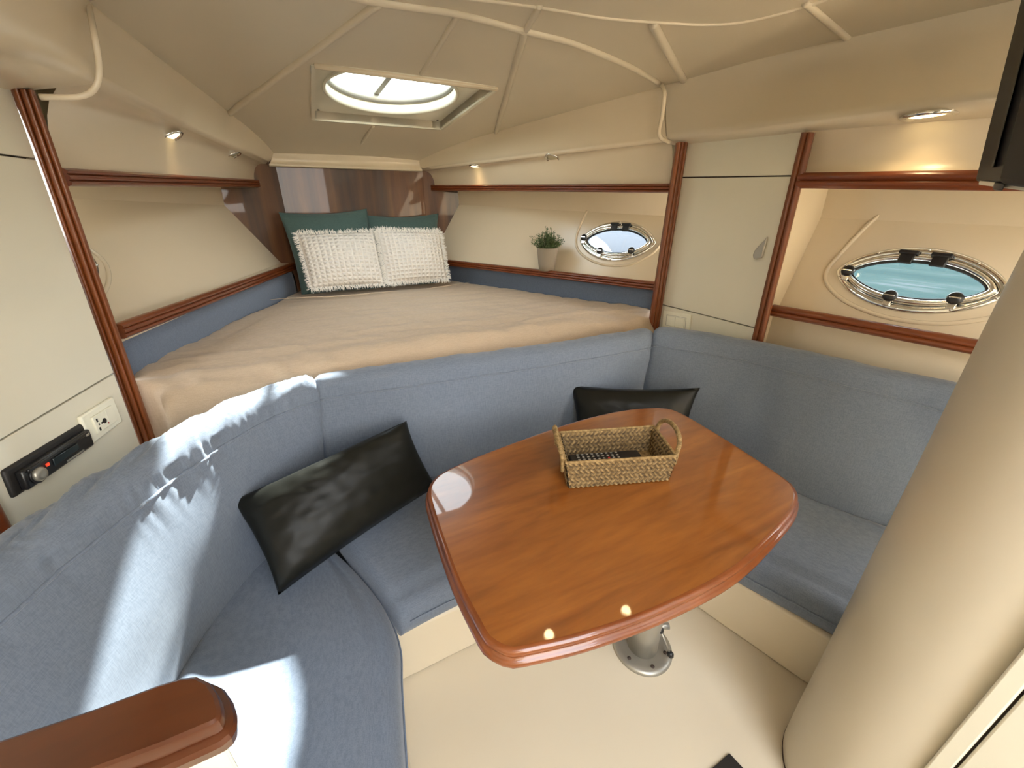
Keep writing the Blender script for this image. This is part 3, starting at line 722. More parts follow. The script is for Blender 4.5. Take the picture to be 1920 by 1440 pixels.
fbM = [(-.60, 1.23), (-.4, 1.215), (-.18, 1.195), (.14, 1.16), (.4, 1.14), (.73, 1.115)]
ftM = [(-.545, 1.24), (-.35, 1.215), (-.17, 1.195), (.17, 1.155), (.45, 1.135), (.75, 1.12)]
backrest('backrest_cushion', 'blue fabric backrest cushion in the middle, between bed and table', fbM, ftM, .085, .37, lambda t: .825+.01*t, dM, 100)
fbR = [(.69, 1.13), (.76, .95), (.82, .75), (.86, .56), (.93, .375), (.985, .25), (1.02, .1), (1.03, -.05)]
ftR = [(.715, 1.115), (.80, .99), (.885, .82), (.93, .66), (.965, .52), (1.015, .34), (1.04, .15), (1.05, -.05)]
backrest('backrest_cushion', 'blue fabric backrest cushion on the right, below the cabinet and large porthole', fbR, ftR, .085, .37, lambda t: .85, dR, 100)
def seat(name, label, bk, ft, zb, zf, zk, disp, n=70, seam=True):
    A = resample(spline([V3(x, y, 0) for x, y in ft], 10), n); B = resample(spline([V3(x, y, 0) for x, y in bk], 10), n)
    rings = []; sm = []; tot = sum((A[i+1]-A[i]).length for i in range(n-1)); s = 0
    for i in range(n):
        if i: s += (A[i]-A[i-1]).length
        e = min(s, tot-s); k = 1
        if e < .035: k = math.sqrt(max(0, 1-(1-e/.035)**2))
        ring = []; W_ = (B[i]-A[i]).length; dirv = (B[i]-A[i]).normalized(); L = []
        rr = .05
        H = lambda w: zf+(zk-zf)*min(1, w/W_)
        def add(w, z): L.append((w, z))
        add(.012, zb); add(.004, zb+.008)
        for q in range(4): add(0-.004*math.sin(PI*q/3), zb+.02+(zf-zb-.02-rr)*q/3)
        for q in range(1, 8): a = PI-PI/2*q/7; add(rr+rr*math.cos(a), zf-rr+rr*math.sin(a))
        for q in range(1, 24): w = rr+(W_-rr)*q/23; add(w, H(w)+.012*math.sin(PI*min(1, w/W_)))
        add(W_, zb)
        for (w, z) in L:
            p = A[i]+dirv*w; zc = zb+(z-zb)*(1-.28*(1-k)); p = V3(p.x, p.y, zc)
            if z > zb+.03: p.z += disp(p.x, p.y)*min(1, (z-zb)/.05)
            ring.append(p)
        rings.append(ring)
        if k > .9: p = A[i]-dirv*.004; sm.append(V3(p.x, p.y, zf-rr-.008))
    o = ob(name, *loft(rings), M_blue, smooth=True); tag(o, label, 'cushion', 'blue settee cushions')
    if seam: ob('seam', *tube(sm, .0022, 6), M_blue, o, True)
    return o
seat('seat_cushion', 'blue fabric seat cushion on the left, rounded front, partly in bright sun', [(-.97, .41), (-.94, .6), (-.90, .80), (-.84, .93), (-.76, 1.06), (-.655, 1.19)],
     [(-.519, .41), (-.515, .45), (-.49, .60), (-.472, .70), (-.485, .82), (-.54, .98), (-.625, 1.16)], .212, .335, .395, lambda x, y: .006*nz(x*5, y*5, 2))
seat('seat_cushion', 'blue fabric seat cushion in the middle, behind the table', [(-.62, 1.20), (-.3, 1.21), (.14, 1.17), (.64, 1.13)], [(-.455, .765), (-.28, .778), (.1, .785), (.50, .785)], .215, .325, .385,
     lambda x, y: .006*nz(x*6, y*6, 7))
seat('seat_cushion', 'blue fabric seat cushion on the right, between table and white column', [(.66, 1.11), (.80, .78), (.87, .56), (.94, .375), (1.02, .1)],
     [(.455, .79), (.485, .62), (.52, .45), (.60, .215), (.66, .0)], .217, .325, .39, lambda x, y: .005*nz(x*6, y*6, 17))
# ------------------------------------------------------------------ BED
def bed():
    nx, ny = 120, 110; V = []; F = []; y0, y1 = 1.300, 3.03
    def edge(y):
        L = [( 1.30, -.925), (1.39, -.945), (1.43, -1.055), (1.6, -1.05), (3.03, -.53)]; R = [(1.30, .94), (1.36, .95), (1.40, 1.02), (3.03, .36+.06)]
        def it(T):
            for (a, b), (c, d) in zip(T, T[1:]):
                if y <= c: return b+(d-b)*(y-a)/(c-a)
            return T[-1][1]
        return it(L), it(R)
    UV = []
    for j in range(ny+1):
        t = j/ny; y = y0+(y1-y0)*t**1.15; xl, xr_ = edge(y)
        for i in range(nx+1):
            u = i/nx; x = xl+(xr_-xl)*u
            z = .845-.045*(y-1.3)/1.7
            ef = min(1, (y-y0)/.13); z -= .13*(1-math.sqrt(max(0, 1-(1-ef)**2)))
            es = min(1, min(x-xl, xr_-x)/.05); z -= .03*(1-math.sqrt(max(0, 1-(1-es)**2)))
            # radiating folds near the aft edge, soft waves further in
            fd = math.exp(-(y-1.3)/.35); fr_ = noise.noise(V3((x*8.5+y*3), y*1.6, 4)); fr2 = noise.noise(V3(x*19+y*9, y*3, 8))
            z += fd*(.020*fr_+.012*fr2)+.006*noise.noise(V3(x*2.2, y*2.0, 2))+.0035*noise.noise(V3(x*5-y*4, y*3, 12))+(.3+1.5*fd)*(.012*noise.noise(V3(x*1.6+y*2, y*13, 6))+.006*noise.noise(V3(x*3+y*3, y*27+x*4, 16)))
            # diagonal creases
            for (cx, cy, dx, dy, aa) in ((.75, 1.75, .8, .6, .006), (.35, 2.05, .95, .3, .004), (-.75, 2.0, .35, .94, .004), (-.2, 1.75, .97, .2, .004)):
                q = (x-cx)*-dy+(y-cy)*dx; al = (x-cx)*dx+(y-cy)*dy; z += aa*math.exp(-(q/.012)**2)*math.exp(-(al/.3)**2)
            y2 = y+fd*fd*(.022*noise.noise(V3(x*5, y*2, 31))+.012*noise.noise(V3(x*13+y*8, y*5, 37)))
            V.append(V3(x, max(y2, 1.285), z))
    w = nx+1
    for j in range(ny):
        for i in range(nx): F.append((j*w+i, j*w+i+1, (j+1)*w+i+1, (j+1)*w+i))
    # skirt
    rim = [i for i in range(w)]+[j*w+nx for j in range(1, ny+1)]+[ny*w+i for i in range(nx-1, -1, -1)]+[j*w for j in range(ny-1, 0, -1)]
    b = len(V)
    for k in rim: V.append(V3(V[k].x, V[k].y, .66))
    m = len(rim)
    for k in range(m): F.append((rim[k], rim[(k+1) % m], b+(k+1) % m, b+k))
    F.append(tuple(b+k for k in range(m)))
    t = thing('bed', V3(0, 2.1, .66), 'large wedge shaped mattress under a wrinkled taupe fitted sheet, in the bow', 'bed')
    ob('mattress', V, F, M_sheet, t, True)
    # fold of the top sheet near the pillows
    P = [Z(505, 562, .825), Z(560, 558, .828), Z(640, 555, .828), Z(745, 545, .826)]
    ob('sheet_fold', *tube(resample(spline(P, 6), 40), .006, 8, rf=lambda s: .0015+.005*math.sin(PI*s), flat=.6), M_sheet, t, True)
    P = [Z(800, 541, .826), Z(845, 535, .828), Z(880, 529, .824)]
    ob('sheet_fold', *tube(resample(spline(P, 6), 30), .005, 8, rf=lambda s: .001+.004*math.sin(PI*s), flat=.6), M_sheet, t, True)
    ob('bed_base', *slab([V3(-.98, 1.43, .3), V3(.96, 1.43, .3), V3(.5, 3.02, .3), V3(-.6, 3.02, .3)], V3(0, 0, .35)), M_floor, t)
bed()
def padded(label, a, b, z0a, z1a, z0b, z1b, n):
    n = Vec(n).normalized(); a, b = Vec(a), Vec(b); rows = []
    for i in range(31):
        t = i/30; p = a.lerp(b, t); z0 = z0a+(z0b-z0a)*t; z1 = z1a+(z1b-z1a)*t; r = []
        for k in range(9): s = k/8; r.append(V3(p.x, p.y, z0+(z1-z0)*s)+n*(.012*math.sin(PI*s)**.5+.002*nz(t*9, s*2, 3)))
        rows.append(r+[V3(p.x, p.y, z1)-n*.02, V3(p.x, p.y, z0)-n*.02])
    o = ob('side_bolster', *loft(rows), M_bluedk, smooth=True); tag(o, label, 'bolster', 'blue padded strips beside the bed')
padded('long blue padded strip beside the bed under the right wooden rail', Y(830, 495, 3.03)+V3(.015, 0, 0), Y(1228, 545, 1.40)+V3(.02, 0, 0), .74, Y(830, 495, 3.03).z, .74, Y(1228, 545, 1.40).z, (-.9, -.42, 0))
padded('long blue padded strip beside the bed under the left wooden rail', Y(551, 505, 3.03)+V3(-.015, 0, 0), Y(219, 634, 1.50)+V3(-.02, 0, 0), .74, Y(551, 505, 3.03).z, .74, Y(219, 634, 1.50).z, (.94, -.33, 0))
# ------------------------------------------------------------------ PILLOWS
def pillow(name, label, C4, th, mt, group, nu=44, nv=32, pinch=.05, seed=1, fringe=False, pw=.5, wr=.006, sag=0):
    TL, TR, BR, BL = [Vec(c) for c in C4]
    n = (TR-TL).cross(BL-TL).normalized()
    if n.dot(CAM-TL) < 0: n = -n
    V = []; F = []; UV = []
    def pos(u, v):
        uu = u; vv = v
        cu = 2*u-1; cv = 2*v-1
        x = .5+.5*cu*(1-pinch*(1-cv*cv)*abs(cu)**3); y = .5+.5*cv*(1-pinch*1.3*(1-cu*cu)*abs(cv)**3)
        return (TL.lerp(TR, x)).lerp(BL.lerp(BR, x), y)
    for side in (1, -1):
        for j in range(nv+1):
            for i in range(nu+1):
                u, v = i/nu, j/nv; cu, cv = 2*u-1, 2*v-1
                b = max(0, (1-cu**2)*(1-cv**2))**pw
                d = b*th/2*side
                d += side*b**.5*wr*(nz(u*6+seed, v*6, seed)+.6*nz(u*14+seed, v*12, seed+3)) if 0 < u < 1 and 0 < v < 1 else 0
                edge = (abs(cu)**6+abs(cv)**6)*.5
                V.append(pos(u, v)+n*d+n*(wr*1.2*nz(u*5, v*5, seed+9)*min(1, edge)) if True else 0); UV.append((u, v))
    w = nu+1; off = w*(nv+1)
    for j in range(nv):
        for i in range(nu):
            F.append((j*w+i, j*w+i+1, (j+1)*w+i+1, (j+1)*w+i)); F.append((off+j*w+i, off+(j+1)*w+i, off+(j+1)*w+i+1, off+j*w+i+1))
    rim = [i for i in range(nu)]+[j*w+nu for j in range(nv)]+[nv*w+i for i in range(nu, 0, -1)]+[j*w for j in range(nv, 0, -1)]
    m = len(rim)
    for k in range(m): F.append((rim[k], rim[(k+1) % m], off+rim[(k+1) % m], off+rim[k]))
    o = ob(name, V, F, mt, None, True, uv=UV); tag(o, label, 'pillow', group)
    if fringe:
        rnd = random.Random(seed); FV = []; FF = []
        loopP = [V[k] for k in rim]; cen = sum(loopP, Vec())/m
        for k in range(m):
            a, b = loopP[k], loopP[(k+1) % m]; tg = (b-a).normalized(); out = tg.cross(n)
            if out.dot(a-cen) < 0: out = -out
            for q in range(7):
                p = a.lerp(b, rnd.random())-out*.004+n*rnd.uniform(-.003, .003); L = rnd.uniform(.016, .036); d = (out+tg*rnd.uniform(-.7, .7)+n*rnd.uniform(-.4, .5)).normalized()
                e = p+d*L; e2 = p+d*L*.5+tg*rnd.uniform(-.004, .004)+n*.002; s = tg*.0013; i0 = len(FV)
                FV += [p-s, p+s, e2+s, e2-s, e+s*.6, e-s*.6]; FF += [(i0, i0+1, i0+2, i0+3), (i0+3, i0+2, i0+4, i0+5)]
        f_ = ob('fringe', FV, FF, M_thread, o); f_['kind'] = 'stuff'
    return o
yf = lambda y: (lambda a, b: Y(a, b, y))
def yt(a, b, y): return Y(a, b, y)
pillow('pillow', 'teal pillow leaning on the wood bulkhead, behind the left white fringed pillow', [yt(522, 398, 2.93), yt(688, 391, 2.96), yt(718, 545, 2.80), yt(566, 556, 2.76)], .15, M_teal, 'bow pillows', seed=3, pinch=.06)
pillow('pillow', 'teal pillow leaning on the wood bulkhead, behind the right white fringed pillow', [yt(686, 403, 2.97), yt(822, 400, 2.97), yt(822, 535, 2.80), yt(692, 545, 2.80)], .13, M_teal, 'bow pillows', seed=5, pinch=.06)
pillow('pillow', 'left one of the two white waffle pillows with frayed fringe', [yt(556, 439, 2.76), yt(702, 434, 2.78), yt(722, 532, 2.63), yt(584, 541, 2.60)], .13, M_white, 'bow pillows', seed=8, fringe=True, pinch=.03)
pillow('pillow', 'right one of the two white waffle pillows with frayed fringe', [yt(706, 431, 2.76), yt(825, 434, 2.74), yt(840, 523, 2.60), yt(726, 531, 2.62)], .12, M_white, 'bow pillows', seed=12, fringe=True, pinch=.03)
# black leatherette cushions
tl = Z(434, 941, .62); tr = Z(764, 790, .70)
pillow('throw_pillow', 'black glossy leatherette lumbar pillow leaning in the left corner of the settee', [Z(434, 940, .60), Z(762, 789, .68), Z(818, 912, .43), Z(522, 1116, .42)], .19, M_leather, 'black lumbar pillows', nu=60, nv=36, pinch=.045, seed=21, wr=.004, pw=.31)
pillow('throw_pillow', 'black lumbar pillow against the settee corner, behind the table', [Z(1068, 722, .66), Z(1313, 727, .68), Z(1282, 850, .43), Z(1080, 845, .43)], .13, M_leather, 'black lumbar pillows', nu=50, nv=30, pinch=.07, seed=25, wr=.004, pw=.40)
# ------------------------------------------------------------------ TABLE
tb = thing('table', Z(1203, 1212, 0), 'glossy cherry wood table with bowed edges on a grey metal pedestal', 'table')
out = [(801, 925), (815, 897), (850, 876), (920, 847), (1050, 800), (1130, 778), (1190, 768), (1240, 766), (1275, 775), (1330, 806), (1400, 850), (1470, 897), (1492, 918), (1496, 942), (1475, 980), (1385, 1070), (1250, 1143), (1110, 1195), (1000, 1222), (955, 1228), (915, 1208), (896, 1180), (850, 1085), (812, 975)]
OT = resample(spline([Z(a, b, .675) for a, b in out], 8, True)+[Z(801, 925, .675)], 161)[:-1]
def inset(P, d):
    n = len(P); R = []; c = sum(P, Vec())/n
    for i in range(n):
        t = (P[(i+2) % n]-P[i-2]).normalized(); nv = V3(t.y, -t.x, 0)
        if nv.dot(P[i]-c) < 0: nv = -nv
        R.append(P[i]-nv*d)
    return R
def lev(d, z): return [V3(p.x, p.y, .68+z) for p in inset(OT, d)]
top = [lev(.30, .0)]; 
V, F = loft([lev(.009, .0), lev(.009, -.002), lev(.009, -.03)]); ob('tabletop', V, F, M_table, tb)
prof = [(.010, .0003), (.006, -.0003), (.002, -.003), (.0, -.007), (.0005, -.011), (.003, -.015), (.0035, -.017), (-.002, -.019), (-.0055, -.023), (-.006, -.028), (-.003, -.033), (.004, -.036), (.016, -.037), (.03, -.034), (.03, -.03)]
rings = [lev(d, z) for d, z in prof]; V, F = loft(rings+[rings[0]], True, False)
ob('table_edge', V, F, M_edge, tb, True)
pc = Z(1203, 1212, 0); pc.z = 0
pd = thing('pedestal', pc, None, None); del WL[pd.name]; bpy.data.objects.remove(pd)
fl_ = ob('base_flange', *lathe(pc, [(.092, .0), (.093, .005), (.089, .011), (.078, .014), (.070, .012), (.048, .012)], 56), M_alu, tb, True)
ob('leg', *lathe(pc, [(.047, .010), (.046, .10), (.043, .28), (.040, .50), (.040, .645)], 40), M_alu, tb, True)
ob('top_bracket', *lathe(pc+V3(0, 0, .60), [(.045, 0), (.10, .04), (.11, .045)], 40), M_alu, tb, True)
for a in (.2, .2+PI/3*1, 2.3, 3.35, 4.4, 5.4):
    ob('screw', *lathe(pc+V3(.070*math.cos(a), .070*math.sin(a), .0125), [(.006, 0), (.006, .0015), (.0001, .0016)], 12), M_dark, tb, True)
kb = pc+V3(.047*CR.x, .047*CR.y, .10)
k1 = kb+V3(CR.x, CR.y, 0)*.025
ob('clamp', *tube([pc+V3(0, 0, .10)+V3(CR.x, CR.y, 0)*.03, k1], .010, 12), M_alu, tb, True)
hp0 = PL(1238, 1181, k1-CF*.03, CF); hp1 = PL(1257, 1227, k1-CF*.03, CF)
hd = ob('clamp_handle', *tube([hp0, hp1], .003, 8), M_alu, tb, True)
for q in (hp0, hp1):
    u_ = (hp1-hp0).normalized()
    ob('handle_knob', *lathe(q, [(.0001, -.011), (.0075, -.008), (.0105, 0), (.0075, .008), (.0001, .011)], 14, u_), M_black, hd, True)
ob('bolt', *lathe(PL(1181.5, 1195, pc, CF), [(.004, -.01), (.004, .003), (.0001, .004)], 10, -CF), M_chrome, tb, True)
# ------------------------------------------------------------------ BASKET + REMOTE
zr = .752
rim = [Z(1061, 868, zr), Z(1268, 855, zr), Z(1226, 799, zr), Z(1047, 811, zr)]
bs = [Z(1067, 914, .682), Z(1252, 899, .682)]
dF = (bs[1]-bs[0]); bk_ = (rim[3]-rim[0]); bkr = (rim[2]-rim[1])
bs += [bs[1]+V3(bkr.x, bkr.y, 0)*.86, bs[0]+V3(bk_.x, bk_.y, 0)*.86]
bsk = thing('basket', (bs[0]+bs[2])*.5, 'small rectangular woven seagrass basket with two handles on the table', 'basket')
def wallgrid(R, B, nu, nv, inw):
    """woven wall patch, herringbone relief"""
    V = []; F = []
    for j in range(nv+1):
        for i in range(nu+1):
            u, v = i/nu, j/nv; p = R[0].lerp(R[1], u).lerp(B[0].lerp(B[1], u), v)
            V.append((p, i, j))
    return V
def weave(R0, R1, B0, B1, outn, nu, nv):
    V = []; F = []
    for j in range(nv+1):
        for i in range(nu+1):
            u, v = i/nu, j/nv; p = R0.lerp(R1, u).lerp(B0.lerp(B1, u), v)
            b_ = j//4; q = i/4.6+(j % 4)/4*(.8 if b_ % 2 else -.8)
            d = .0048*abs(math.sin(PI*q))-(.0022 if j % 4 == 0 else 0)+.0007*nz(i*.7, j*.9, 3); V.append(p+outn*d)
    w = nu+1
    for j in range(nv):
        for i in range(nu): F.append((j*w+i, j*w+i+1, (j+1)*w+i+1, (j+1)*w+i))
    return V, F
cen = sum(rim, Vec())/4
for k in range(4):
    R0, R1, B0, B1 = rim[k], rim[(k+1) % 4], bs[k], bs[(k+1) % 4]
    on_ = (R1-R0).cross(V3(0, 0, 1)).normalized()
    if on_.dot(R0-cen) < 0: on_ = -on_
    L = (R1-R0).length; nu = int(L/.0028)
    a = weave(R0, R1, B0, B1, on_, nu, 26); b = weave(R0-on_*.004, R1-on_*.004, B0-on_*.004, B1-on_*.004, -on_, nu, 26)
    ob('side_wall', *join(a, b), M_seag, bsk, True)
ob('base', *slab([p+V3(0, 0, .003) for p in bs], V3(0, 0, .004)), M_seag, bsk)
rp = []
for k in range(4): rp += [rim[k].lerp(rim[(k+1) % 4], t/24) for t in range(24)]
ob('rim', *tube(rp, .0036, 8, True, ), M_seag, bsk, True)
def handle(a, b, outn, h):
    m = (a+b)/2; w = (b-a); P = []
    for i in range(61):
        t = PI*i/60; q = m-w*.5*math.cos(t)*.92+V3(0, 0, h*math.sin(t)**.7)+outn*(.006+.012*math.sin(t)); P.append(q)
    P = [a-w*-.04-V3(0, 0, .03)+outn*.004]+P+[b-w*.04-V3(0, 0, .03)+outn*.004]
    P = resample(P, 160)
    V, F = tube(P, .0055, 10)
    c_ = P
    for r_i in range(160):
        for k in range(10):
            ix = r_i*10+k; V[ix] = P[r_i]+(V[ix]-P[r_i])*(1+.16*math.sin(r_i*2.1+k*.63))
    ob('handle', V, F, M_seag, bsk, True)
lo_ = (rim[0]-rim[1]).normalized()
handle(rim[0].lerp(rim[3], .04), rim[3].lerp(rim[0], .04), lo_, .042)
handle(rim[1].lerp(rim[2], .04), rim[2].lerp(rim[1], .04), -lo_, .042)
rc = thing('remote_control', bs[0].lerp(bs[2], .5)+V3(0, 0, .008), 'black remote control lying in the woven basket', 'remote')
ru = dF.normalized(); rv = V3(-ru.y, ru.x, 0); r00 = bs[0].lerp(bs[1], .08)+rv*.055+V3(0, 0, .009)
ob('case', *boxg(r00, ru*.19, rv*.042, V3(0, 0, .020)), M_black, rc, bev=.005)
for i in range(9):
    for j in range(3):
        p = r00+ru*(.02+i*.013)+rv*(.009+j*.011)+V3(0, 0, .020)
        ob('button', *boxg(p, ru*.006, rv*.005, V3(0, 0, .002)), emis('red_button', (.6, .03, .02), 0) if (i == 6 and j == 0) else M_alu, rc, bev=.0008)
# ------------------------------------------------------------------ PLANT
pb = Y(1025, 506, 2.02)
cpos = V3(pb.x, pb.y, .962)
# slide along the ray column so that the pot stands on the shelf behind the rail
pt = thing('potted_plant', cpos, 'small green leafy plant in a tapered grey pot on the right shelf', 'plant')
ob('pot', *lathe(cpos, [(.044, 0), (.050, .04), (.060, .122), (.062, .128), (.057, .128), (.055, .118)], 40), M_pot, pt, True)
ob('soil', *lathe(cpos, [(.055, .112), (.03, .116), (.0001, .118)], 20), M_soil, pt, True)
rnd = random.Random(4); LV = []; LF = []; SV = []; SF = []
for s in range(70):
    a = rnd.uniform(0, 2*PI); tl_ = rnd.uniform(0, 1)**.7; hgt = rnd.uniform(.04, .10)*(1.25-.6*tl_)
    b0 = cpos+V3(math.cos(a)*.03*tl_, math.sin(a)*.04*tl_, .115); e = b0+V3(math.cos(a)*.065*tl_, math.sin(a)*.065*tl_, hgt)
    mid = (b0+e)/2+V3(math.cos(a)*.01, math.sin(a)*.01, .004); P = resample(spline([b0, mid, e], 4), 7)
    v, f_ = tube(P, .0012, 5); n0 = len(SV); SV += v; SF += [tuple(i+n0 for i in q) for q in f_]
    for k in range(26):
        p = P[rnd.randint(2, 6)]+V3(rnd.gauss(0, .005), rnd.gauss(0, .005), rnd.gauss(0, .005))
        d = V3(rnd.gauss(0, 1), rnd.gauss(0, 1), rnd.gauss(.5, .7)).normalized(); u, v_ = frame(d); L = rnd.uniform(.008, .015)
        n0 = len(LV); LV += [p, p+d*L*.5+u*L*.30, p+d*L, p+d*L*.5-u*L*.30, p+d*L*.5+v_*L*.12]; LF += [(n0, n0+1, n0+4), (n0+1, n0+2, n0+4), (n0+2, n0+3, n0+4), (n0+3, n0, n0+4)]
ob('foliage', LV, LF, M_leaf, pt)['kind'] = 'stuff'
ob('stems', SV, SF, M_leaf, pt, True)['kind'] = 'stuff'
# ------------------------------------------------------------------ WALL FITTINGS
def plate_basis(f, n, tl, tr, bl):
    a, b, c = f(*tl), f(*tr), f(*bl); return a, (b-a), (c-a), Vec(n)
# socket on the left locker
a, u, v, n = plate_basis(LPt, LPn, (141, 783), (204, 744), (163, 835))
sk = thing('wall_socket', LPt(185, 788), 'ivory wall socket plate beside the left wooden post, above the backrest', 'socket')
ob('plate', *boxg(a, u, v, n*.010), M_plast, sk, bev=.004, seg=3)
def inpl(s0, t0, s1, t1, h0, h1, mt, nm, par, bev=.001):
    return ob(nm, *boxg(a+u*s0+v*t0+n*h0, u*(s1-s0), v*(t1-t0), n*(h1-h0)), mt, par, bev=bev)
ins = inpl(.20, .20, .82, .80, .006, .0125, M_plast, 'insert', sk)
inpl(.20, .20, .56, .78, .006, .0145, M_plast, 'socket_module', sk); inpl(.58, .22, .82, .80, .006, .0135, M_plast, 'blank_module', sk)
inpl(.26, .30, .30, .42, .01, .0150, M_blackm, 'pin_hole', sk, 0); inpl(.26, .62, .30, .74, .01, .0150, M_blackm, 'pin_hole', sk, 0); inpl(.28, .49, .31, .55, .01, .0150, M_blackm, 'pin_hole', sk, 0)
ob('pin_hole', *lathe(a+u*.46+v*.52+n*.0142, [(.0065, 0), (.0065, .001), (.0001, .001)], 16, n), M_blackm, sk)
inpl(.36, .50, .46, .56, .01, .0150, M_blackm, 'pin_hole', sk, 0)
ob('indicator', *lathe(a+u*.54+v*.66+n*.0142, [(.002, 0), (.002, .001), (.0001, .001)], 10, n), emis('red_dot', (.35, .03, .02), 0), sk)
# radio
a, u, v, n = plate_basis(LPt, LPn, (-2, 884), (142, 798), (20, 936))
rd = thing('car_radio', LPt(85, 868), 'black flush mounted radio with round knob on the left locker', 'radio')
ob('surround', *boxg(a-n*.004, u*1.07, v, n*.011), M_blackm, rd, bev=.006, seg=3)
fp = ob('faceplate', *boxg(a+u*.08+v*.22+n*.005, u*.95, v*.70, n*.0145), M_black, rd, bev=.004)
ob('display', *boxg(a+u*.42+v*.42+n*.0195, u*.36, v*.26, n*.003), mat('display_glass', (.02, .03, .035), .08), rd, bev=.001)
ob('top_gloss', *boxg(a+u*.12+v*.24+n*.0195, u*.86, v*.12, n*.004), M_black, rd, bev=.002)
ob('label_strip', *boxg(a+u*.58+v*.78+n*.0200, u*.26, v*.06, n*.0015), M_alu, rd)
kc = a+u*.215+v*.60+n*.020
kn = ob('knob', *lathe(kc, [(.0145, 0), (.014, .005), (.012, .008), (.006, .0085), (.0001, .007)], 26, n), M_alu, rd, True)
ob('knob_ring', *lathe(kc-n*.0005, [(.0175, 0), (.0175, .002), (.0145, .002)], 26, n), M_black, rd, True)
ob('red_button', *boxg(a+u*.33+v*.44+n*.0200, u*.035, v*.10, n*.002), emis('red_key', (.8, .06, .02), .6), rd)
ob('corner_button', *boxg(a+u*.92+v*.30+n*.021, u*.05, v*.10, n*.003), M_alu, rd, bev=.001)
# switch on the right cabinet
f = lambda p, q: X(p, q, XR)
a, u, v, n = plate_basis(f, (-1, 0, 0), (1246, 581), (1298, 590), (1243, 614))
sw = thing('light_switch', f(1270, 600), 'ivory double light switch plate on the right locker, below its door', 'switch')
ob('plate', *boxg(a, u, v, n*.008), M_plast, sw, bev=.003)
inpl(.14, .20, .86, .82, .004, .0085, M_alu, 'insert_joint', sw); inpl(.16, .22, .84, .80, .004, .0100, M_plast, 'insert', sw)
inpl(.18, .24, .82, .78, .006, .0103, M_alu, 'rocker_joint', sw); inpl(.19, .25, .485, .77, .006, .0125, M_plast, 'rocker', sw); inpl(.50, .25, .81, .77, .006, .0125, M_plast, 'rocker', sw)
# ------------------------------------------------------------------ COLUMN, DOOR EDGE, TV, ARM CAP, MAT
cc = V3(.462, .020, 0); cR = .170
rings = []
for i in range(50):
    h = i/49*1.78; r = cR*(1 - .0*h)
    if h < .12: r = cR*(.985+.015*(h/.12))
    rings.append([V3(cc.x+.012*h+(r+.0025*nz(h*3, math.cos(k*2*PI/72)*2, math.sin(k*2*PI/72)*2))*math.cos(k*2*PI/72), cc.y+.008*h+(r+.0025*nz(h*3, math.cos(k*2*PI/72)*2, math.sin(k*2*PI/72)*2))*math.sin(k*2*PI/72), h) for k in range(72)])
cl2 = ob('column', *loft(rings), M_col, smooth=True); tag(cl2, 'thick round cream vinyl covered column at the right edge, floor to ceiling', 'column')
ob('base_joint', *lathe(cc, [(cR*.99, .0), (cR*.995, .006), (cR*.98, .008)], 72), M_dark, cl2, True)
dw = thing('door_1', V3(.30, -.5, 0), None, None, kind='structure')
ang = lambda az, D: V3(CAM.x+D, CAM.y+D/math.tan(math.radians(az)), 0)
xd = .29; D_ = xd-CAM.x
ya, yb_, yc_ = -D_*math.tan(math.radians(1.25)), -D_*math.tan(math.radians(2.80)), -D_*math.tan(math.radians(3.0))
ob('door_frame', *aabb(xd, yb_, 0, xd+.06, ya, 1.30), M_lam, dw, bev=.003)
ob('door_leaf', *aabb(xd, -1.3, 0, xd+.03, yc_, 1.30), M_lam, dw, bev=.003)
ob('door_gap', *aabb(xd+.012, yc_, 0, xd+.05, yb_, 1.30), M_dark, dw)
# television
P2_ = X(1829, 340, .42); P1_ = X(1915, 0, .42); upv = (P1_-P2_)
rgt = (X(1920, 351, .34)-P2_).normalized(); dep = upv.normalized().cross(rgt).normalized()
dep = (P2_-CAM).normalized()
tv = thing('television', P2_, 'black flat television hanging at the upper right corner, seen from its edge', 'television')
ob('bezel', *boxg(P2_, upv*1.3, rgt*.45, dep*.03), M_black, tv, bev=.004)
ob('back_cover', *boxg(P2_+rgt*.055+upv*.0-dep*.03+upv.normalized()*.0, upv*1.25, rgt*.3, dep*.035), M_blackm, tv, bev=.008)
ob('edge_rib', *boxg(P2_+rgt*.030+upv.normalized()*.02-dep*.006, upv*1.2, rgt*.004, dep*.01), M_black, tv, bev=.001)
ob('foot', *boxg(P2_+rgt*.045-upv.normalized()*.008-dep*.02, upv.normalized()*.010, rgt*.022, dep*.03), M_black, tv, bev=.002)
ob('grey_base', *boxg(P2_+rgt*.01-upv.normalized()*.004, upv.normalized()*.006, rgt*.44, dep*.10), M_lam, tv, bev=.001)
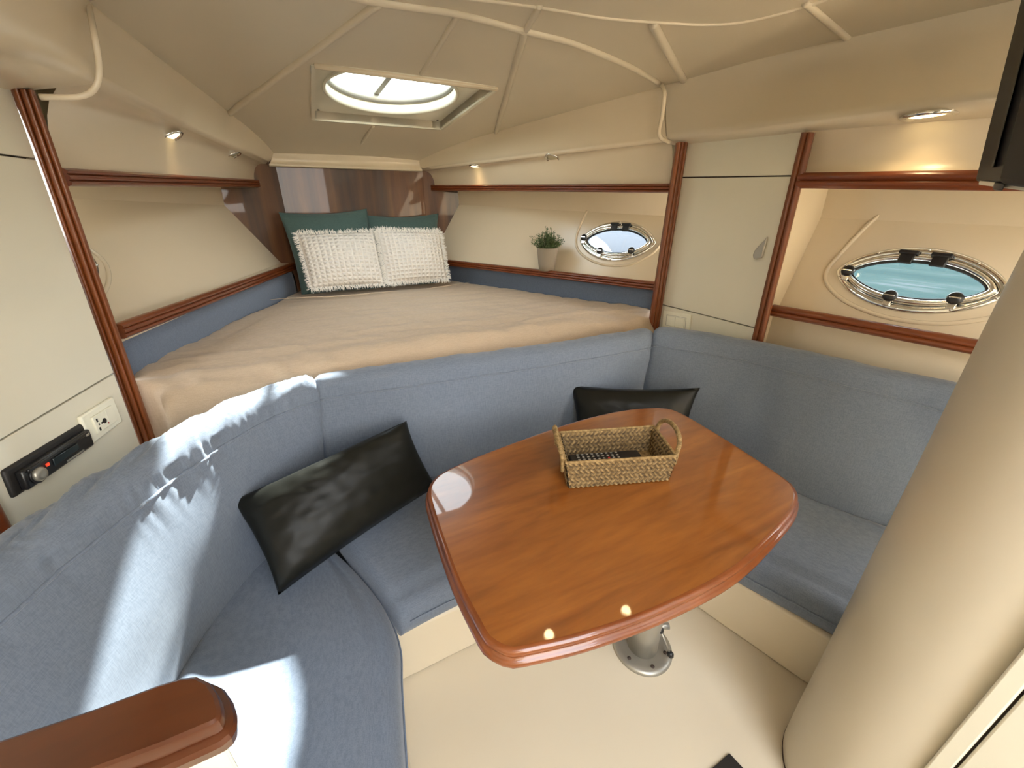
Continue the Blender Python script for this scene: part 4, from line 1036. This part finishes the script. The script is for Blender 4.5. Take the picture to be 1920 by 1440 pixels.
# wooden cap of the galley partition
zc = .86
cap = [(-60, 1404), (0, 1385), (180, 1325), (300, 1280), (340, 1268), (368, 1265), (392, 1276), (408, 1300), (415, 1325), (413, 1346), (397, 1358), (300, 1400), (192, 1440), (0, 1512), (-60, 1535)]
CP = resample([Z(a_, b_, zc) for a_, b_ in cap]+[Z(*cap[0], zc)], 101)[:-1]
def cl_lev(d, z): return [V3(p.x, p.y, zc+z) for p in inset(CP, d)]
pc_ = thing('partition', V3(-.75, .3, 0), 'low cream partition with a thick dark mahogany cap, bottom left corner', 'partition')
ob('wooden_cap', *loft([cl_lev(.004, 0), cl_lev(.001, -.002), cl_lev(0, -.005), cl_lev(.0, -.016), cl_lev(.003, -.018), cl_lev(-.005, -.021), cl_lev(-.007, -.027), cl_lev(-.004, -.040), cl_lev(.004, -.043)]), M_arm, pc_, True)
bpy.data.objects['wooden_cap'].data.set_sharp_from_angle(angle=math.radians(30))
ob('panel', *loft([cl_lev(.012, -.043), cl_lev(.012, -.86)]), M_lam, pc_)
mt_ = [Z(1368, 1412, .006), Z(1440, 1490, .006), Z(1330, 1580, .006), Z(1270, 1497, .006)]
o = ob('floor_mat', *slab(mt_, V3(0, 0, -.005)), M_blackm, bev=.001); tag(o, 'corner of a black mat on the cream floor at the bottom edge', 'mat')
# ------------------------------------------------------------------ OUTSIDE
o = ob('water', *aabb(-150, -150, -.55, 150, 150, -.5), M_water); tag(o, 'turquoise harbour water outside the portholes', 'water', kind='stuff')

bh = thing('stand_in_boat', V3(6, 9, -.5), 'added boat, its pale hull standing in for sky reflected in the small right porthole', 'boat')  # made-up boat, added so the port looks pale like reflected sky
rings = []
for i in range(21):
    t = i/20; y = 3.4+t*12; b = 1.6*(1-(1-min(1, t*2.2))**2)**.5+.05
    rings.append([V3(6.2-b*.75, y, -.6), V3(6.2-b*.95, y, .2), V3(6.2-b, y, 1.25+.5*(1-t)), V3(6.2+b, y, 1.25+.5*(1-t)), V3(6.2+b*.95, y, .2), V3(6.2+b*.75, y, -.6)])
ob('hull', *loft(rings), M_hullout, bh, True)
ob('deckhouse', *slab([V3(5.2, 7, 1.3), V3(7.2, 7, 1.3), V3(7.2, 13, 1.3), V3(5.2, 13, 1.3)], V3(0, .3, 1.1)), M_hullout, bh, bev=.1)
